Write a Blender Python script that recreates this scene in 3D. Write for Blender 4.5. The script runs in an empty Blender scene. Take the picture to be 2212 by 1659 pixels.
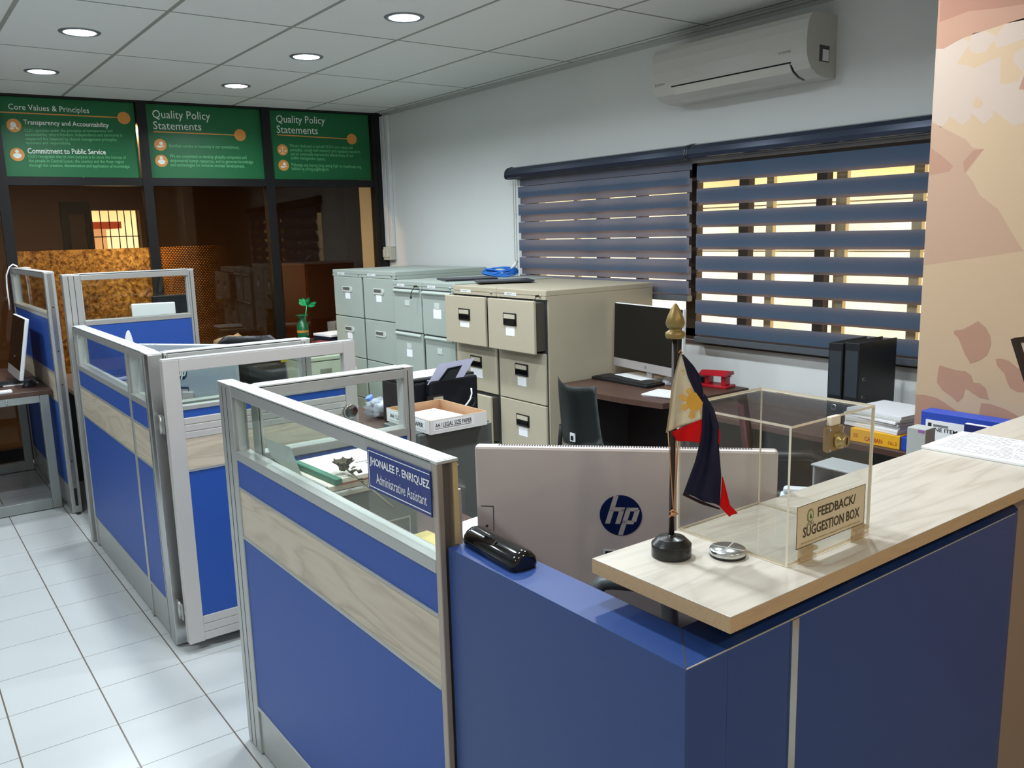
import bpy, bmesh, math, random
from mathutils import Vector, Matrix
random.seed(7)
S = bpy.context.scene
COL = S.collection
PI = math.pi

# ------------------------------------------------------------------ camera
F_PX, YAW, PITCH, ROLL, EYE = 1835.486, 0.932874515, -0.176542703, -0.0270924563, 1.62
fw = Vector((-math.sin(YAW)*math.cos(PITCH), math.cos(YAW)*math.cos(PITCH), math.sin(PITCH)))
r0 = Vector((math.cos(YAW), math.sin(YAW), 0)); u0 = r0.cross(fw)
rt = r0*math.cos(ROLL) + u0*math.sin(ROLL); up = -r0*math.sin(ROLL) + u0*math.cos(ROLL)
cam = bpy.data.objects.new('camera', bpy.data.cameras.new('camera')); COL.objects.link(cam)
cam.data.sensor_width = 36; cam.data.lens = 36*F_PX/2212; cam.data.clip_start = .02; cam.data.clip_end = 200
cam.matrix_world = Matrix(((rt.x, up.x, -fw.x, 0), (rt.y, up.y, -fw.y, 0), (rt.z, up.z, -fw.z, EYE), (0, 0, 0, 1)))
S.camera = cam
S.cycles.transparent_max_bounces = 40
def ray(x, y): return fw + rt*((x-1106)/F_PX) - up*((y-829.5)/F_PX)
def PZ(x, y, z): d = ray(x, y); return Vector((0, 0, EYE)) + d*((z-EYE)/d.z)
def PX(x, y, X): d = ray(x, y); return Vector((0, 0, EYE)) + d*(X/d.x)
def PY(x, y, Y): d = ray(x, y); return Vector((0, 0, EYE)) + d*(Y/d.y)

# ------------------------------------------------------------------ view, world
S.view_settings.view_transform = 'Standard'; S.view_settings.look = 'None'
S.view_settings.gamma = 1; S.view_settings.exposure = 0.0; S.view_settings.use_curve_mapping = False
W = bpy.data.worlds.new('sunset_sky'); S.world = W; W.use_nodes = True
wn = W.node_tree.nodes; wl = W.node_tree.links
bg = wn['Background']; tc = wn.new('ShaderNodeTexCoord'); sx = wn.new('ShaderNodeSeparateXYZ')
wl.new(tc.outputs['Generated'], sx.inputs[0])
rmp = wn.new('ShaderNodeValToRGB'); wl.new(sx.outputs['Z'], rmp.inputs[0])
e = rmp.color_ramp.elements
e[0].position = 0.0; e[0].color = (1.0, .82, .55, 1); e[1].position = .22; e[1].color = (.60, .33, .05, 1)
q = e.new(.06); q.color = (.92, .62, .22, 1)
ns = wn.new('ShaderNodeTexNoise'); ns.inputs['Scale'].default_value = 14; ns.inputs['Detail'].default_value = 6
wl.new(tc.outputs['Generated'], ns.inputs['Vector'])
mx = wn.new('ShaderNodeMath'); mx.operation = 'MULTIPLY_ADD'; mx.inputs[1].default_value = 3.8; mx.inputs[2].default_value = .8
wl.new(ns.outputs['Fac'], mx.inputs[0]); wl.new(mx.outputs[0], bg.inputs['Strength'])
wl.new(rmp.outputs[0], bg.inputs['Color'])

# ------------------------------------------------------------------ materials
def lin(c):
    return tuple(((v/255)/12.92 if v/255 <= .04045 else ((v/255+.055)/1.055)**2.4) for v in c) + (1,)
MATS = {}
def mat(name, rgb, rough=.5, metal=0, spec=.5, noise=0, nscale=40, emit=0, bump=0):
    if name in MATS: return MATS[name]
    m = bpy.data.materials.new(name); m.use_nodes = True; n = m.node_tree.nodes; l = m.node_tree.links
    b = n['Principled BSDF']; b.inputs['Base Color'].default_value = lin(rgb)
    b.inputs['Roughness'].default_value = rough; b.inputs['Metallic'].default_value = metal
    b.inputs['Specular IOR Level'].default_value = spec
    if noise or bump:
        t = n.new('ShaderNodeTexCoord'); x = n.new('ShaderNodeTexNoise'); x.inputs['Scale'].default_value = nscale
        x.inputs['Detail'].default_value = 5; l.new(t.outputs['Object'], x.inputs['Vector'])
    if noise:
        r = n.new('ShaderNodeMix'); r.data_type = 'RGBA'
        c = lin(rgb); r.inputs['A'].default_value = tuple(max(0, v*(1-noise)) for v in c[:3])+(1,)
        r.inputs['B'].default_value = tuple(min(1, v*(1+noise)) for v in c[:3])+(1,)
        l.new(x.outputs['Fac'], r.inputs['Factor']); l.new(r.outputs['Result'], b.inputs['Base Color'])
    if bump:
        bp = n.new('ShaderNodeBump'); bp.inputs['Strength'].default_value = bump; bp.inputs['Distance'].default_value = .002
        l.new(x.outputs['Fac'], bp.inputs['Height']); l.new(bp.outputs[0], b.inputs['Normal'])
    if emit:
        b.inputs['Emission Color'].default_value = lin(rgb); b.inputs['Emission Strength'].default_value = emit
    MATS[name] = m; return m
def nodes_of(name):
    m = bpy.data.materials.new(name); m.use_nodes = True; MATS[name] = m
    return m, m.node_tree.nodes, m.node_tree.links, m.node_tree.nodes['Principled BSDF']
def thin_glass(name, tint, gloss=1.0, rough=.0, haze=0, hazecol=(200, 205, 205), ior=1.5):
    """thin pane: transparent + Fresnel reflection (+ a little surface haze)"""
    m, n, l, b = nodes_of(name); n.remove(b); out = n['Material Output']
    t = n.new('ShaderNodeBsdfTransparent'); t.inputs[0].default_value = lin(tint)
    g = n.new('ShaderNodeBsdfGlossy'); g.inputs['Roughness'].default_value = rough
    f = n.new('ShaderNodeFresnel'); ge = n.new('ShaderNodeNewGeometry'); fi = n.new('ShaderNodeMath'); fi.operation = 'MULTIPLY_ADD'; fi.inputs[1].default_value = 1/ior-ior; fi.inputs[2].default_value = ior; l.new(ge.outputs['Backfacing'], fi.inputs[0]); l.new(fi.outputs[0], f.inputs['IOR'])
    k = n.new('ShaderNodeMath'); k.operation = 'MULTIPLY'; k.inputs[1].default_value = gloss; l.new(f.outputs[0], k.inputs[0])
    a = n.new('ShaderNodeMixShader'); l.new(k.outputs[0], a.inputs[0]); l.new(t.outputs[0], a.inputs[1]); l.new(g.outputs[0], a.inputs[2])
    if haze:
        d = n.new('ShaderNodeBsdfDiffuse'); d.inputs[0].default_value = lin(hazecol)
        c = n.new('ShaderNodeMixShader'); c.inputs[0].default_value = haze
        l.new(a.outputs[0], c.inputs[1]); l.new(d.outputs[0], c.inputs[2]); a = c
    l.new(a.outputs[0], out.inputs[0]); return m
def grid_mat(name, base, line, px, x0, wx, py, y0, wy, rough, noise=.04, bump=0.3, nscale=3, linex=None):
    """rectangular grid of joints in object x/y"""
    m, n, l, b = nodes_of(name)
    t = n.new('ShaderNodeTexCoord'); s = n.new('ShaderNodeSeparateXYZ'); l.new(t.outputs['Object'], s.inputs[0])
    def lines(out, p, o, w):
        a = n.new('ShaderNodeMath'); a.operation = 'SUBTRACT'; l.new(out, a.inputs[0]); a.inputs[1].default_value = o - p/2
        d = n.new('ShaderNodeMath'); d.operation = 'DIVIDE'; l.new(a.outputs[0], d.inputs[0]); d.inputs[1].default_value = p
        f = n.new('ShaderNodeMath'); f.operation = 'FRACT'; l.new(d.outputs[0], f.inputs[0])
        c = n.new('ShaderNodeMath'); c.operation = 'COMPARE'; l.new(f.outputs[0], c.inputs[0]); c.inputs[1].default_value = .5; c.inputs[2].default_value = w/2/p
        return c.outputs[0]
    a = lines(s.outputs['X'], px, x0, wx); c = lines(s.outputs['Y'], py, y0, wy)
    nz = n.new('ShaderNodeTexNoise'); nz.inputs['Scale'].default_value = nscale; nz.inputs['Detail'].default_value = 6; l.new(t.outputs['Object'], nz.inputs['Vector'])
    mb = n.new('ShaderNodeMix'); mb.data_type = 'RGBA'; cb = lin(base)
    mb.inputs['A'].default_value = tuple(v*(1-noise) for v in cb[:3])+(1,); mb.inputs['B'].default_value = tuple(min(1, v*(1+noise)) for v in cb[:3])+(1,)
    l.new(nz.outputs['Fac'], mb.inputs['Factor'])
    cur = mb.outputs['Result']
    for o, colr in ((a, linex or line), (c, line)):
        r = n.new('ShaderNodeMix'); r.data_type = 'RGBA'; r.inputs['B'].default_value = lin(colr)
        l.new(o, r.inputs['Factor']); l.new(cur, r.inputs['A']); cur = r.outputs['Result']
    l.new(cur, b.inputs['Base Color']); b.inputs['Roughness'].default_value = rough
    mxx = n.new('ShaderNodeMath'); mxx.operation = 'MAXIMUM'; l.new(a, mxx.inputs[0]); l.new(c, mxx.inputs[1])
    bp = n.new('ShaderNodeBump'); bp.invert = True; bp.inputs['Strength'].default_value = bump; bp.inputs['Distance'].default_value = .003
    l.new(mxx.outputs[0], bp.inputs['Height']); l.new(bp.outputs[0], b.inputs['Normal'])
    return m
def wood_mat(name, light, dark, axis='X', scale=1.0, rough=.4, amount=.8):
    """pale laminate: cathedral grain stretched along one object axis"""
    m, n, l, b = nodes_of(name)
    t = n.new('ShaderNodeTexCoord'); mp = n.new('ShaderNodeMapping'); l.new(t.outputs['Object'], mp.inputs[0])
    st = {'X': (.9, 9, 9), 'Y': (9, .9, 9), 'Z': (9, 9, .9)}[axis]
    mp.inputs['Scale'].default_value = tuple(v*scale for v in st)
    n1 = n.new('ShaderNodeTexNoise'); n1.inputs['Scale'].default_value = 1.1; n1.inputs['Detail'].default_value = 3; n1.inputs['Distortion'].default_value = .7
    l.new(mp.outputs[0], n1.inputs['Vector'])
    k = n.new('ShaderNodeMath'); k.operation = 'MULTIPLY'; k.inputs[1].default_value = 15; l.new(n1.outputs['Fac'], k.inputs[0])
    f = n.new('ShaderNodeMath'); f.operation = 'PINGPONG'; f.inputs[1].default_value = 1; l.new(k.outputs[0], f.inputs[0])
    n2 = n.new('ShaderNodeTexNoise'); n2.inputs['Scale'].default_value = 14; n2.inputs['Detail'].default_value = 4; l.new(mp.outputs[0], n2.inputs['Vector'])
    n3 = n.new('ShaderNodeTexNoise'); n3.inputs['Scale'].default_value = .7; l.new(mp.outputs[0], n3.inputs['Vector'])
    pw = n.new('ShaderNodeMath'); pw.operation = 'POWER'; pw.inputs[1].default_value = 2.6; l.new(f.outputs[0], pw.inputs[0])
    g = n.new('ShaderNodeMath'); g.operation = 'MULTIPLY'; l.new(pw.outputs[0], g.inputs[0]); l.new(n3.outputs['Fac'], g.inputs[1])
    a = n.new('ShaderNodeMath'); a.operation = 'MULTIPLY_ADD'; a.inputs[1].default_value = .35; l.new(n2.outputs['Fac'], a.inputs[0]); l.new(g.outputs[0], a.inputs[2])
    k2 = n.new('ShaderNodeMath'); k2.operation = 'MULTIPLY'; k2.use_clamp = True; k2.inputs[1].default_value = amount; l.new(a.outputs[0], k2.inputs[0])
    r = n.new('ShaderNodeMix'); r.data_type = 'RGBA'; r.inputs['A'].default_value = lin(light); r.inputs['B'].default_value = lin(dark)
    l.new(k2.outputs[0], r.inputs['Factor']); l.new(r.outputs['Result'], b.inputs['Base Color']); b.inputs['Roughness'].default_value = rough
    return m
def fabric_mat(name, rgb, trans, see=0.0):
    """blind cloth: diffuse + light coming through, optionally an open weave"""
    m, n, l, b = nodes_of(name); n.remove(b); out = n['Material Output']
    d = n.new('ShaderNodeBsdfDiffuse'); d.inputs[0].default_value = lin(rgb)
    t = n.new('ShaderNodeBsdfTranslucent'); t.inputs[0].default_value = lin(trans)
    a = n.new('ShaderNodeAddShader'); l.new(d.outputs[0], a.inputs[0]); l.new(t.outputs[0], a.inputs[1])
    p = n.new('ShaderNodeBsdfTransparent'); c = n.new('ShaderNodeMixShader'); c.inputs[0].default_value = see
    l.new(a.outputs[0], c.inputs[1]); l.new(p.outputs[0], c.inputs[2]); l.new(c.outputs[0], out.inputs[0]); return m

alu = mat('brushed_aluminium', (176, 177, 174), .34, .45)
alub = mat('bright_aluminium', (205, 207, 206), .30, .35)
alud = mat('shadow_gasket', (52, 56, 54), .6)
steel = mat('stainless_steel', (190, 190, 188), .28, .95)
chrome = mat('chrome', (215, 215, 212), .12, 1)
blue = mat('blue_laminate', (30, 74, 156), .5, 0, .5, .06, 300)
bluec = mat('blue_counter_laminate', (32, 62, 122), .42, 0, .5, .04, 300)
wood = wood_mat('ash_laminate', (204, 192, 172), (140, 120, 98), 'X', 1.0, .45, .7)
woody = wood_mat('ash_laminate_across', (204, 192, 172), (140, 120, 98), 'Y', 1.0, .45, .7)
wtop = wood_mat('bleached_oak_top', (208, 202, 190), (140, 125, 107), 'Y', 1.2, .30, .5)
wedge = wood_mat('oak_edge_band', (192, 162, 124), (164, 132, 96), 'Y', 3.0, .45, .45)
glass = thin_glass('partition_glass', (246, 250, 247), .55)
gdark = thin_glass('tinted_wall_glass', (222, 212, 198), .7)
wglass = thin_glass('window_glass', (246, 246, 244), .6)
acry = thin_glass('clear_acrylic', (251, 251, 250), .55, .02, .008)
acre = mat('acrylic_edge', (236, 226, 206), .35, 0, .6)
brown = mat('walnut_laminate', (78, 56, 47), .42, 0, .5, .1, 20)
black = mat('black_plastic', (20, 21, 22), .42)
blackg = mat('black_gloss', (10, 10, 11), .12, 0, .6)
screen = mat('dark_screen', (7, 8, 9), .10, 0, .6)
dgrey = mat('dark_grey_steel', (92, 97, 95), .5, .1)
white = mat('white_plastic', (225, 227, 228), .4)
silver = mat('silver_plastic', (176, 170, 168), .42, .25)
paper = mat('paper', (236, 238, 240), .75)
ink = mat('print_ink', (28, 28, 30), .7)
inkg = mat('grey_print', (120, 122, 124), .7)
tan = mat('beige_enamel', (178, 169, 147), .45, 0, .5, .03, 8)
grn = mat('grey_green_enamel', (162, 172, 164), .45, 0, .5, .03, 8)
cream = mat('cream_enamel', (178, 184, 162), .45)
wallw = mat('white_wall_paint', (222, 225, 223), .7, 0, .3, .025, 2)
bronze = mat('dark_bronze_aluminium', (26, 25, 26), .38, .4)
bronzew = mat('bronze_window_frame', (60, 48, 36), .45, .3)
card = mat('cardboard', (176, 138, 104), .8)
gold = mat('gilded_wood', (150, 128, 78), .4, .5)

# ------------------------------------------------------------------ builders
ROOT = {}
def rootm(o):
    while o is not None:
        if o.name in ROOT: return ROOT[o.name]
        o = o.parent
    return Matrix.Identity(4)
def thing(name, label, cat, loc=(0, 0, 0), rz=0, group=None):
    o = bpy.data.objects.new(name, None); COL.objects.link(o); o.empty_display_size = .05
    o.location = loc; o.rotation_euler = (0, 0, rz)
    o['label'] = label; o['category'] = cat
    if group: o['group'] = group
    ROOT[o.name] = Matrix.Translation(Vector(loc)) @ Matrix.Rotation(rz, 4, 'Z')
    return o
def tag(o, label, cat, group=None):
    o['label'] = label; o['category'] = cat
    if group: o['group'] = group
    return o
class B:
    """collects shapes; build() links them as ONE mesh object"""
    def __init__(s): s.b = bmesh.new(); s.mi = 0
    def _set(s, n0):
        s.b.faces.ensure_lookup_table()
        for f in list(s.b.faces)[n0:]: f.material_index = s.mi
    def box(s, x0, x1, y0, y1, z0, z1, bev=0, M=None, seg=2):
        t = bmesh.new(); r = bmesh.ops.create_cube(t, size=1)
        for v in r['verts']:
            v.co = Vector(((x0+x1)/2+v.co.x*(x1-x0), (y0+y1)/2+v.co.y*(y1-y0), (z0+z1)/2+v.co.z*(z1-z0)))
        if bev: bmesh.ops.bevel(t, geom=t.edges[:]+t.verts[:], offset=bev, segments=seg, affect='EDGES', profile=.5)
        if M is not None: bmesh.ops.transform(t, matrix=M, verts=t.verts)
        return s.add(t)
    def add(s, t):
        n0 = len(s.b.faces); vm = {}
        for v in t.verts: vm[v] = s.b.verts.new(v.co)
        for f in t.faces:
            try: g = s.b.faces.new([vm[v] for v in f.verts]); g.material_index = s.mi; g.smooth = f.smooth
            except ValueError: pass
        t.free(); return s
    def tube(s, pts, r, seg=10, cap=True, r1=None):
        pts = [Vector(p) for p in pts]; n = len(pts); t = bmesh.new(); rings = []
        prev = None
        for i, p in enumerate(pts):
            d = (pts[min(i+1, n-1)]-pts[max(i-1, 0)]).normalized()
            a = prev if prev is not None else (Vector((0, 0, 1)) if abs(d.z) < .9 else Vector((1, 0, 0)))
            a = (a-d*a.dot(d)).normalized(); c = d.cross(a); prev = a
            rr = r if r1 is None else r+(r1-r)*i/(n-1)
            rings.append([t.verts.new(p+a*(rr*math.cos(2*PI*k/seg))+c*(rr*math.sin(2*PI*k/seg))) for k in range(seg)])
        for i in range(n-1):
            for k in range(seg):
                f = t.faces.new((rings[i][k], rings[i][(k+1) % seg], rings[i+1][(k+1) % seg], rings[i+1][k])); f.smooth = True
        if cap: t.faces.new(rings[0][::-1]); t.faces.new(rings[-1])
        return s.add(t)
    def lathe(s, prof, c=(0, 0, 0), seg=32, M=None, cap=True):
        t = bmesh.new(); rings = []
        for r, z in prof: rings.append([t.verts.new((c[0]+r*math.cos(2*PI*k/seg), c[1]+r*math.sin(2*PI*k/seg), c[2]+z)) for k in range(seg)])
        for i in range(len(prof)-1):
            for k in range(seg):
                f = t.faces.new((rings[i][k], rings[i][(k+1) % seg], rings[i+1][(k+1) % seg], rings[i+1][k])); f.smooth = True
        if cap: t.faces.new(rings[0][::-1]); t.faces.new(rings[-1])
        if M is not None: bmesh.ops.transform(t, matrix=M, verts=t.verts)
        return s.add(t)
    def prism(s, poly, o, U, V, d):
        """polygon (u,v) on plane o+u*U+v*V, extruded by vector d"""
        o, U, V, d = Vector(o), Vector(U), Vector(V), Vector(d); t = bmesh.new()
        a = [t.verts.new(o+U*p[0]+V*p[1]) for p in poly]; c = [t.verts.new(v.co+d) for v in a]; n = len(a)
        t.faces.new(a[::-1]); t.faces.new(c)
        for i in range(n): t.faces.new((a[i], a[(i+1) % n], c[(i+1) % n], c[i]))
        bmesh.ops.recalc_face_normals(t, faces=t.faces)
        return s.add(t)
    def poly(s, pts):
        t = bmesh.new(); t.faces.new([t.verts.new(Vector(p)) for p in pts]); return s.add(t)
    def loft(s, rows, thick=0, smooth=True):
        """grid of points (list of equal-length rows); thick gives it a second skin"""
        rows = [[Vector(p) for p in r] for r in rows]; t = bmesh.new()
        g = [[t.verts.new(p) for p in r] for r in rows]
        for i in range(len(g)-1):
            for j in range(len(g[0])-1):
                f = t.faces.new((g[i][j], g[i][j+1], g[i+1][j+1], g[i+1][j])); f.smooth = smooth
        if thick: bmesh.ops.solidify(t, geom=t.faces[:], thickness=thick)
        return s.add(t)
    def build(s, name, mats, parent=None, local=False, smooth=False):
        me = bpy.data.meshes.new(name); bmesh.ops.recalc_face_normals(s.b, faces=s.b.faces[:])
        if smooth:
            for f in s.b.faces: f.smooth = True
        if parent is not None and not local: bmesh.ops.transform(s.b, matrix=rootm(parent).inverted(), verts=s.b.verts)
        s.b.to_mesh(me); s.b.free()
        for m in (mats if isinstance(mats, (list, tuple)) else [mats]): me.materials.append(m)
        o = bpy.data.objects.new(name, me); COL.objects.link(o)
        if parent is not None: o.parent = parent
        return o
def bx(name, m, parent, x0, x1, y0, y1, z0, z1, bev=0, local=False):
    return B().box(x0, x1, y0, y1, z0, z1, bev).build(name, m, parent, local)
def struct(o): o['kind'] = 'structure'; return o
def children(o): return [c for c in bpy.data.objects if c.parent == o]
def copy_tree(o, loc, rz=0, label=None, parent=None):
    c = o.copy(); COL.objects.link(c)
    if parent is None:
        c.location = loc; c.rotation_euler = (0, 0, rz); ROOT[c.name] = Matrix.Translation(Vector(loc)) @ Matrix.Rotation(rz, 4, 'Z')
        if label: c['label'] = label
    else: c.parent = parent
    for k in children(o): copy_tree(k, None, 0, None, c)
    return c
def text_into(b, s, o, U, V, w, h, d=.0006, bold=0.0, shear=0.0):
    """writes a line of text into builder b: lower-left o, along U, up V, fitted to w x h"""
    cu = bpy.data.curves.new('t', 'FONT'); cu.body = s; cu.offset = bold; cu.shear = shear; cu.resolution_u = 2
    ob = bpy.data.objects.new('t', cu); COL.objects.link(ob); bpy.context.view_layer.update()
    me = bpy.data.meshes.new_from_object(ob.evaluated_get(bpy.context.evaluated_depsgraph_get()))
    bpy.data.objects.remove(ob); bpy.data.curves.remove(cu)
    o, U, V = Vector(o), Vector(U).normalized(), Vector(V).normalized(); N = U.cross(V)
    xs = [v.co.x for v in me.vertices]; ys = [v.co.y for v in me.vertices]
    if not xs: return b
    x0, x1 = min(xs), max(xs); y0, y1 = min(ys), max(ys); h = h or w*(y1-y0)/(x1-x0)
    t = bmesh.new(); t.from_mesh(me); bpy.data.meshes.remove(me)
    for v in t.verts: v.co = o + U*((v.co.x-x0)/(x1-x0)*w) + V*((v.co.y-y0)/(y1-y0)*h) + N*d
    return b.add(t)
def text(name, lines, m, parent):
    b = B()
    for a in lines: text_into(b, *a)
    return b.build(name, m, parent)
# ------------------------------------------------------------------ setting
CEIL, WY = 2.705, 3.86
floor_m = grid_mat('white_floor_tiles', (186, 190, 190), (104, 94, 84), .300, -3.559, .0036, .296, .480, .0052, .22, .03, .4, 2.5, linex=(132, 128, 120))
ceil_m = grid_mat('lay_in_ceiling', (226, 230, 227), (150, 152, 144), 1.145, -3.28, .016, .622, 1.295, .022, .85, .02, .5, 5, linex=(136, 138, 131))
struct(bx('floor', floor_m, None, -7.6, 2.6, -2.6, 4.0, -.05, 0))
struct(bx('ceiling', ceil_m, None, -7.6, 2.6, -2.6, 4.0, CEIL, CEIL+.05))
b = B()
WX0, WX1, WZ0, WZ1 = -5.0, -.9, .965, 1.985
b.box(-7.6, WX0, WY, WY+.2, 0, CEIL); b.box(WX1, 2.6, WY, WY+.2, 0, CEIL)
b.box(WX0, WX1, WY, WY+.2, 0, WZ0); b.box(WX0, WX1, WY, WY+.2, WZ1, CEIL)
wr = struct(b.build('wall_right', wallw))
struct(bx('wall_left', wallw, None, -7.6, 2.6, -2.75, -2.6, 0, CEIL))
struct(bx('wall_front', wallw, None, 2.6, 2.75, -2.75, 4.0, 0, CEIL))
# ceiling edge angle
b = B(); b.box(-7.15, 2.6, WY-.028, WY, CEIL-.012, CEIL-.002); b.box(-7.15, 2.6, WY-.006, WY, CEIL-.03, CEIL-.002)
struct(b.build('trim_1', mat('ceiling_angle', (190, 193, 190), .6)))
# sill stain strip under the window
struct(bx('trim_2', mat('sill_seal', (70, 56, 48), .8), None, WX0, WX1, WY-.012, WY-.001, WZ0-.022, WZ0-.001))

# mural wall (printed wall facing the counter), leaf shapes belong to its face
MY = 2.85
mur = [mat('mural_sand', (190, 164, 135), .75, 0, .2), mat('mural_rose', (172, 133, 112), .75, 0, .2), mat('mural_pale', (188, 169, 155), .75, 0, .2),
       mat('mural_peach', (181, 149, 126), .75, 0, .2), mat('mural_deep', (158, 116, 97), .75, 0, .2)]
mx0 = PY(2003, 430, MY).x
b = B(); b.box(mx0, 2.6, MY, MY+.14, 0, CEIL)
def murpoly(pts, mi, off, lift):
    b.mi = mi; P = []
    for (x, y) in pts:
        p = PY(off[0]+x*off[2], off[1]+y*off[2], MY); P.append((max(p.x, mx0+.0005), MY-.00008*lift, min(p.z, CEIL-.001)))
    b.poly(P)
def smooth(pts, k=2):
    for _ in range(k):
        o = []
        for i in range(len(pts)):
            p, q = pts[i], pts[(i+1) % len(pts)]
            o += [(p[0]*.75+q[0]*.25, p[1]*.75+q[1]*.25), (p[0]*.25+q[0]*.75, p[1]*.25+q[1]*.75)]
        pts = o
    return pts
A1 = (1960, 0, .3014); A2 = (1960, 560, .3134)
murpoly([(190, 1000), (300, 860), (900, 860), (900, 1900), (100, 1900)], 0, A1, 1)
murpoly([(150, 880), (420, 1000), (470, 1060), (550, 1070), (420, 1240), (470, 1300), (520, 1400), (650, 1500), (830, 1800), (60, 1900)], 3, A1, 2)
murpoly([(150, 1060), (240, 1110), (330, 1190), (300, 1230), (140, 1260)], 1, A1, 3)
murpoly([(410, 1240), (550, 1065), (470, 1080), (400, 1160)], 1, A1, 3)
murpoly([(195, -300), (900, -300), (900, 130), (700, 170), (400, 270), (260, 350), (190, 350)], 1, A1, 2)
murpoly([(195, -300), (900, -300), (900, 20), (640, 60), (440, 80), (230, 160)], 4, A1, 3)
murpoly([(180, 350), (260, 350), (400, 268), (440, 300), (470, 240), (560, 220), (640, 260), (700, 170), (900, 110), (900, 860), (760, 900), (620, 790), (610, 840), (545, 890), (460, 810), (450, 850), (400, 895), (300, 835), (280, 880), (240, 915), (170, 860)], 2, A1, 2)
murpoly([(355, 460), (440, 320), (450, 370), (500, 385), (560, 370), (620, 290), (640, 340), (700, 330), (900, 250), (900, 300), (770, 380), (760, 440), (830, 520), (800, 580), (720, 600), (665, 600), (670, 410), (600, 430), (480, 490), (430, 470)], 0, A1, 3)
murpoly(smooth([(480, 700), (510, 695), (548, 740), (520, 775), (470, 780)]), 0, A1, 4)
murpoly([(800, 640), (836, 540), (900, 520), (900, 650)], 1, A1, 4)
murpoly([(488, 425), (540, 470), (572, 530), (576, 590), (550, 660), (500, 695), (435, 718), (400, 660), (370, 590), (350, 540), (320, 512), (325, 490), (380, 485), (440, 455)], 1, A2, 5)
murpoly([(222, 730), (270, 745), (340, 765), (400, 772), (440, 800), (456, 850), (500, 855), (540, 890), (562, 968), (500, 955), (445, 920), (410, 893), (395, 900), (385, 950), (345, 987), (310, 950), (240, 900), (205, 850), (210, 790)], 1, A2, 5)
murpoly([(608, 690), (640, 683), (700, 700), (760, 750), (900, 800), (900, 920), (760, 915), (710, 890), (690, 850), (670, 790), (620, 735)], 1, A2, 5)
murpoly([(40, 930), (120, 935), (200, 955), (260, 990), (330, 1040), (420, 1080), (420, 1200), (40, 1200)], 1, A2, 5)
murpoly([(510, 990), (580, 1000), (680, 1035), (780, 1090), (840, 1140), (500, 1160), (490, 1090)], 1, A2, 5)
struct(b.build('wall_mural', mur))

# ---- window behind the blinds
w1 = bpy.data.objects.new('window_1', None); COL.objects.link(w1); w1['kind'] = 'structure'
b = B(); FY0, FY1 = 3.90, 3.95
b.box(WX0, WX1, FY0, FY1, WZ0, WZ0+.06); b.box(WX0, WX1, FY0, FY1, WZ1-.075, WZ1)
for x0, x1 in ((WX0, WX0+.06), (-4.27, -4.19), (-3.90, -3.835), (-3.48, -3.40), (-3.10, -3.035), (-2.615, -2.555), (-2.0, -1.94), (-1.55, -1.5), (WX1-.05, WX1)):
    b.box(x0, x1, FY0, FY1, WZ0, WZ1)
b.box(WX0, WX1, WY+.001, FY0, WZ0, WZ0+.015)
b.build('window_frame', bronzew, w1)
bx('window_pane', wglass, w1, WX0, WX1, 3.924, 3.928, WZ0, WZ1)
b = B()
for x0, x1 in ((-2.985, -2.94), (-2.56, -2.50), (-2.155, -2.105), (-1.75, -1.70), (-4.6, -4.56)): b.box(x0, x1, 3.99, 4.02, WZ0, WZ1)
for z in (1.235, 1.478, 1.73): b.tube([(WX0, 4.03, z), (WX1, 4.03, z)], .004, 6)
b.build('window_grille', mat('grille_paint', (244, 232, 200), .6), w1)

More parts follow.
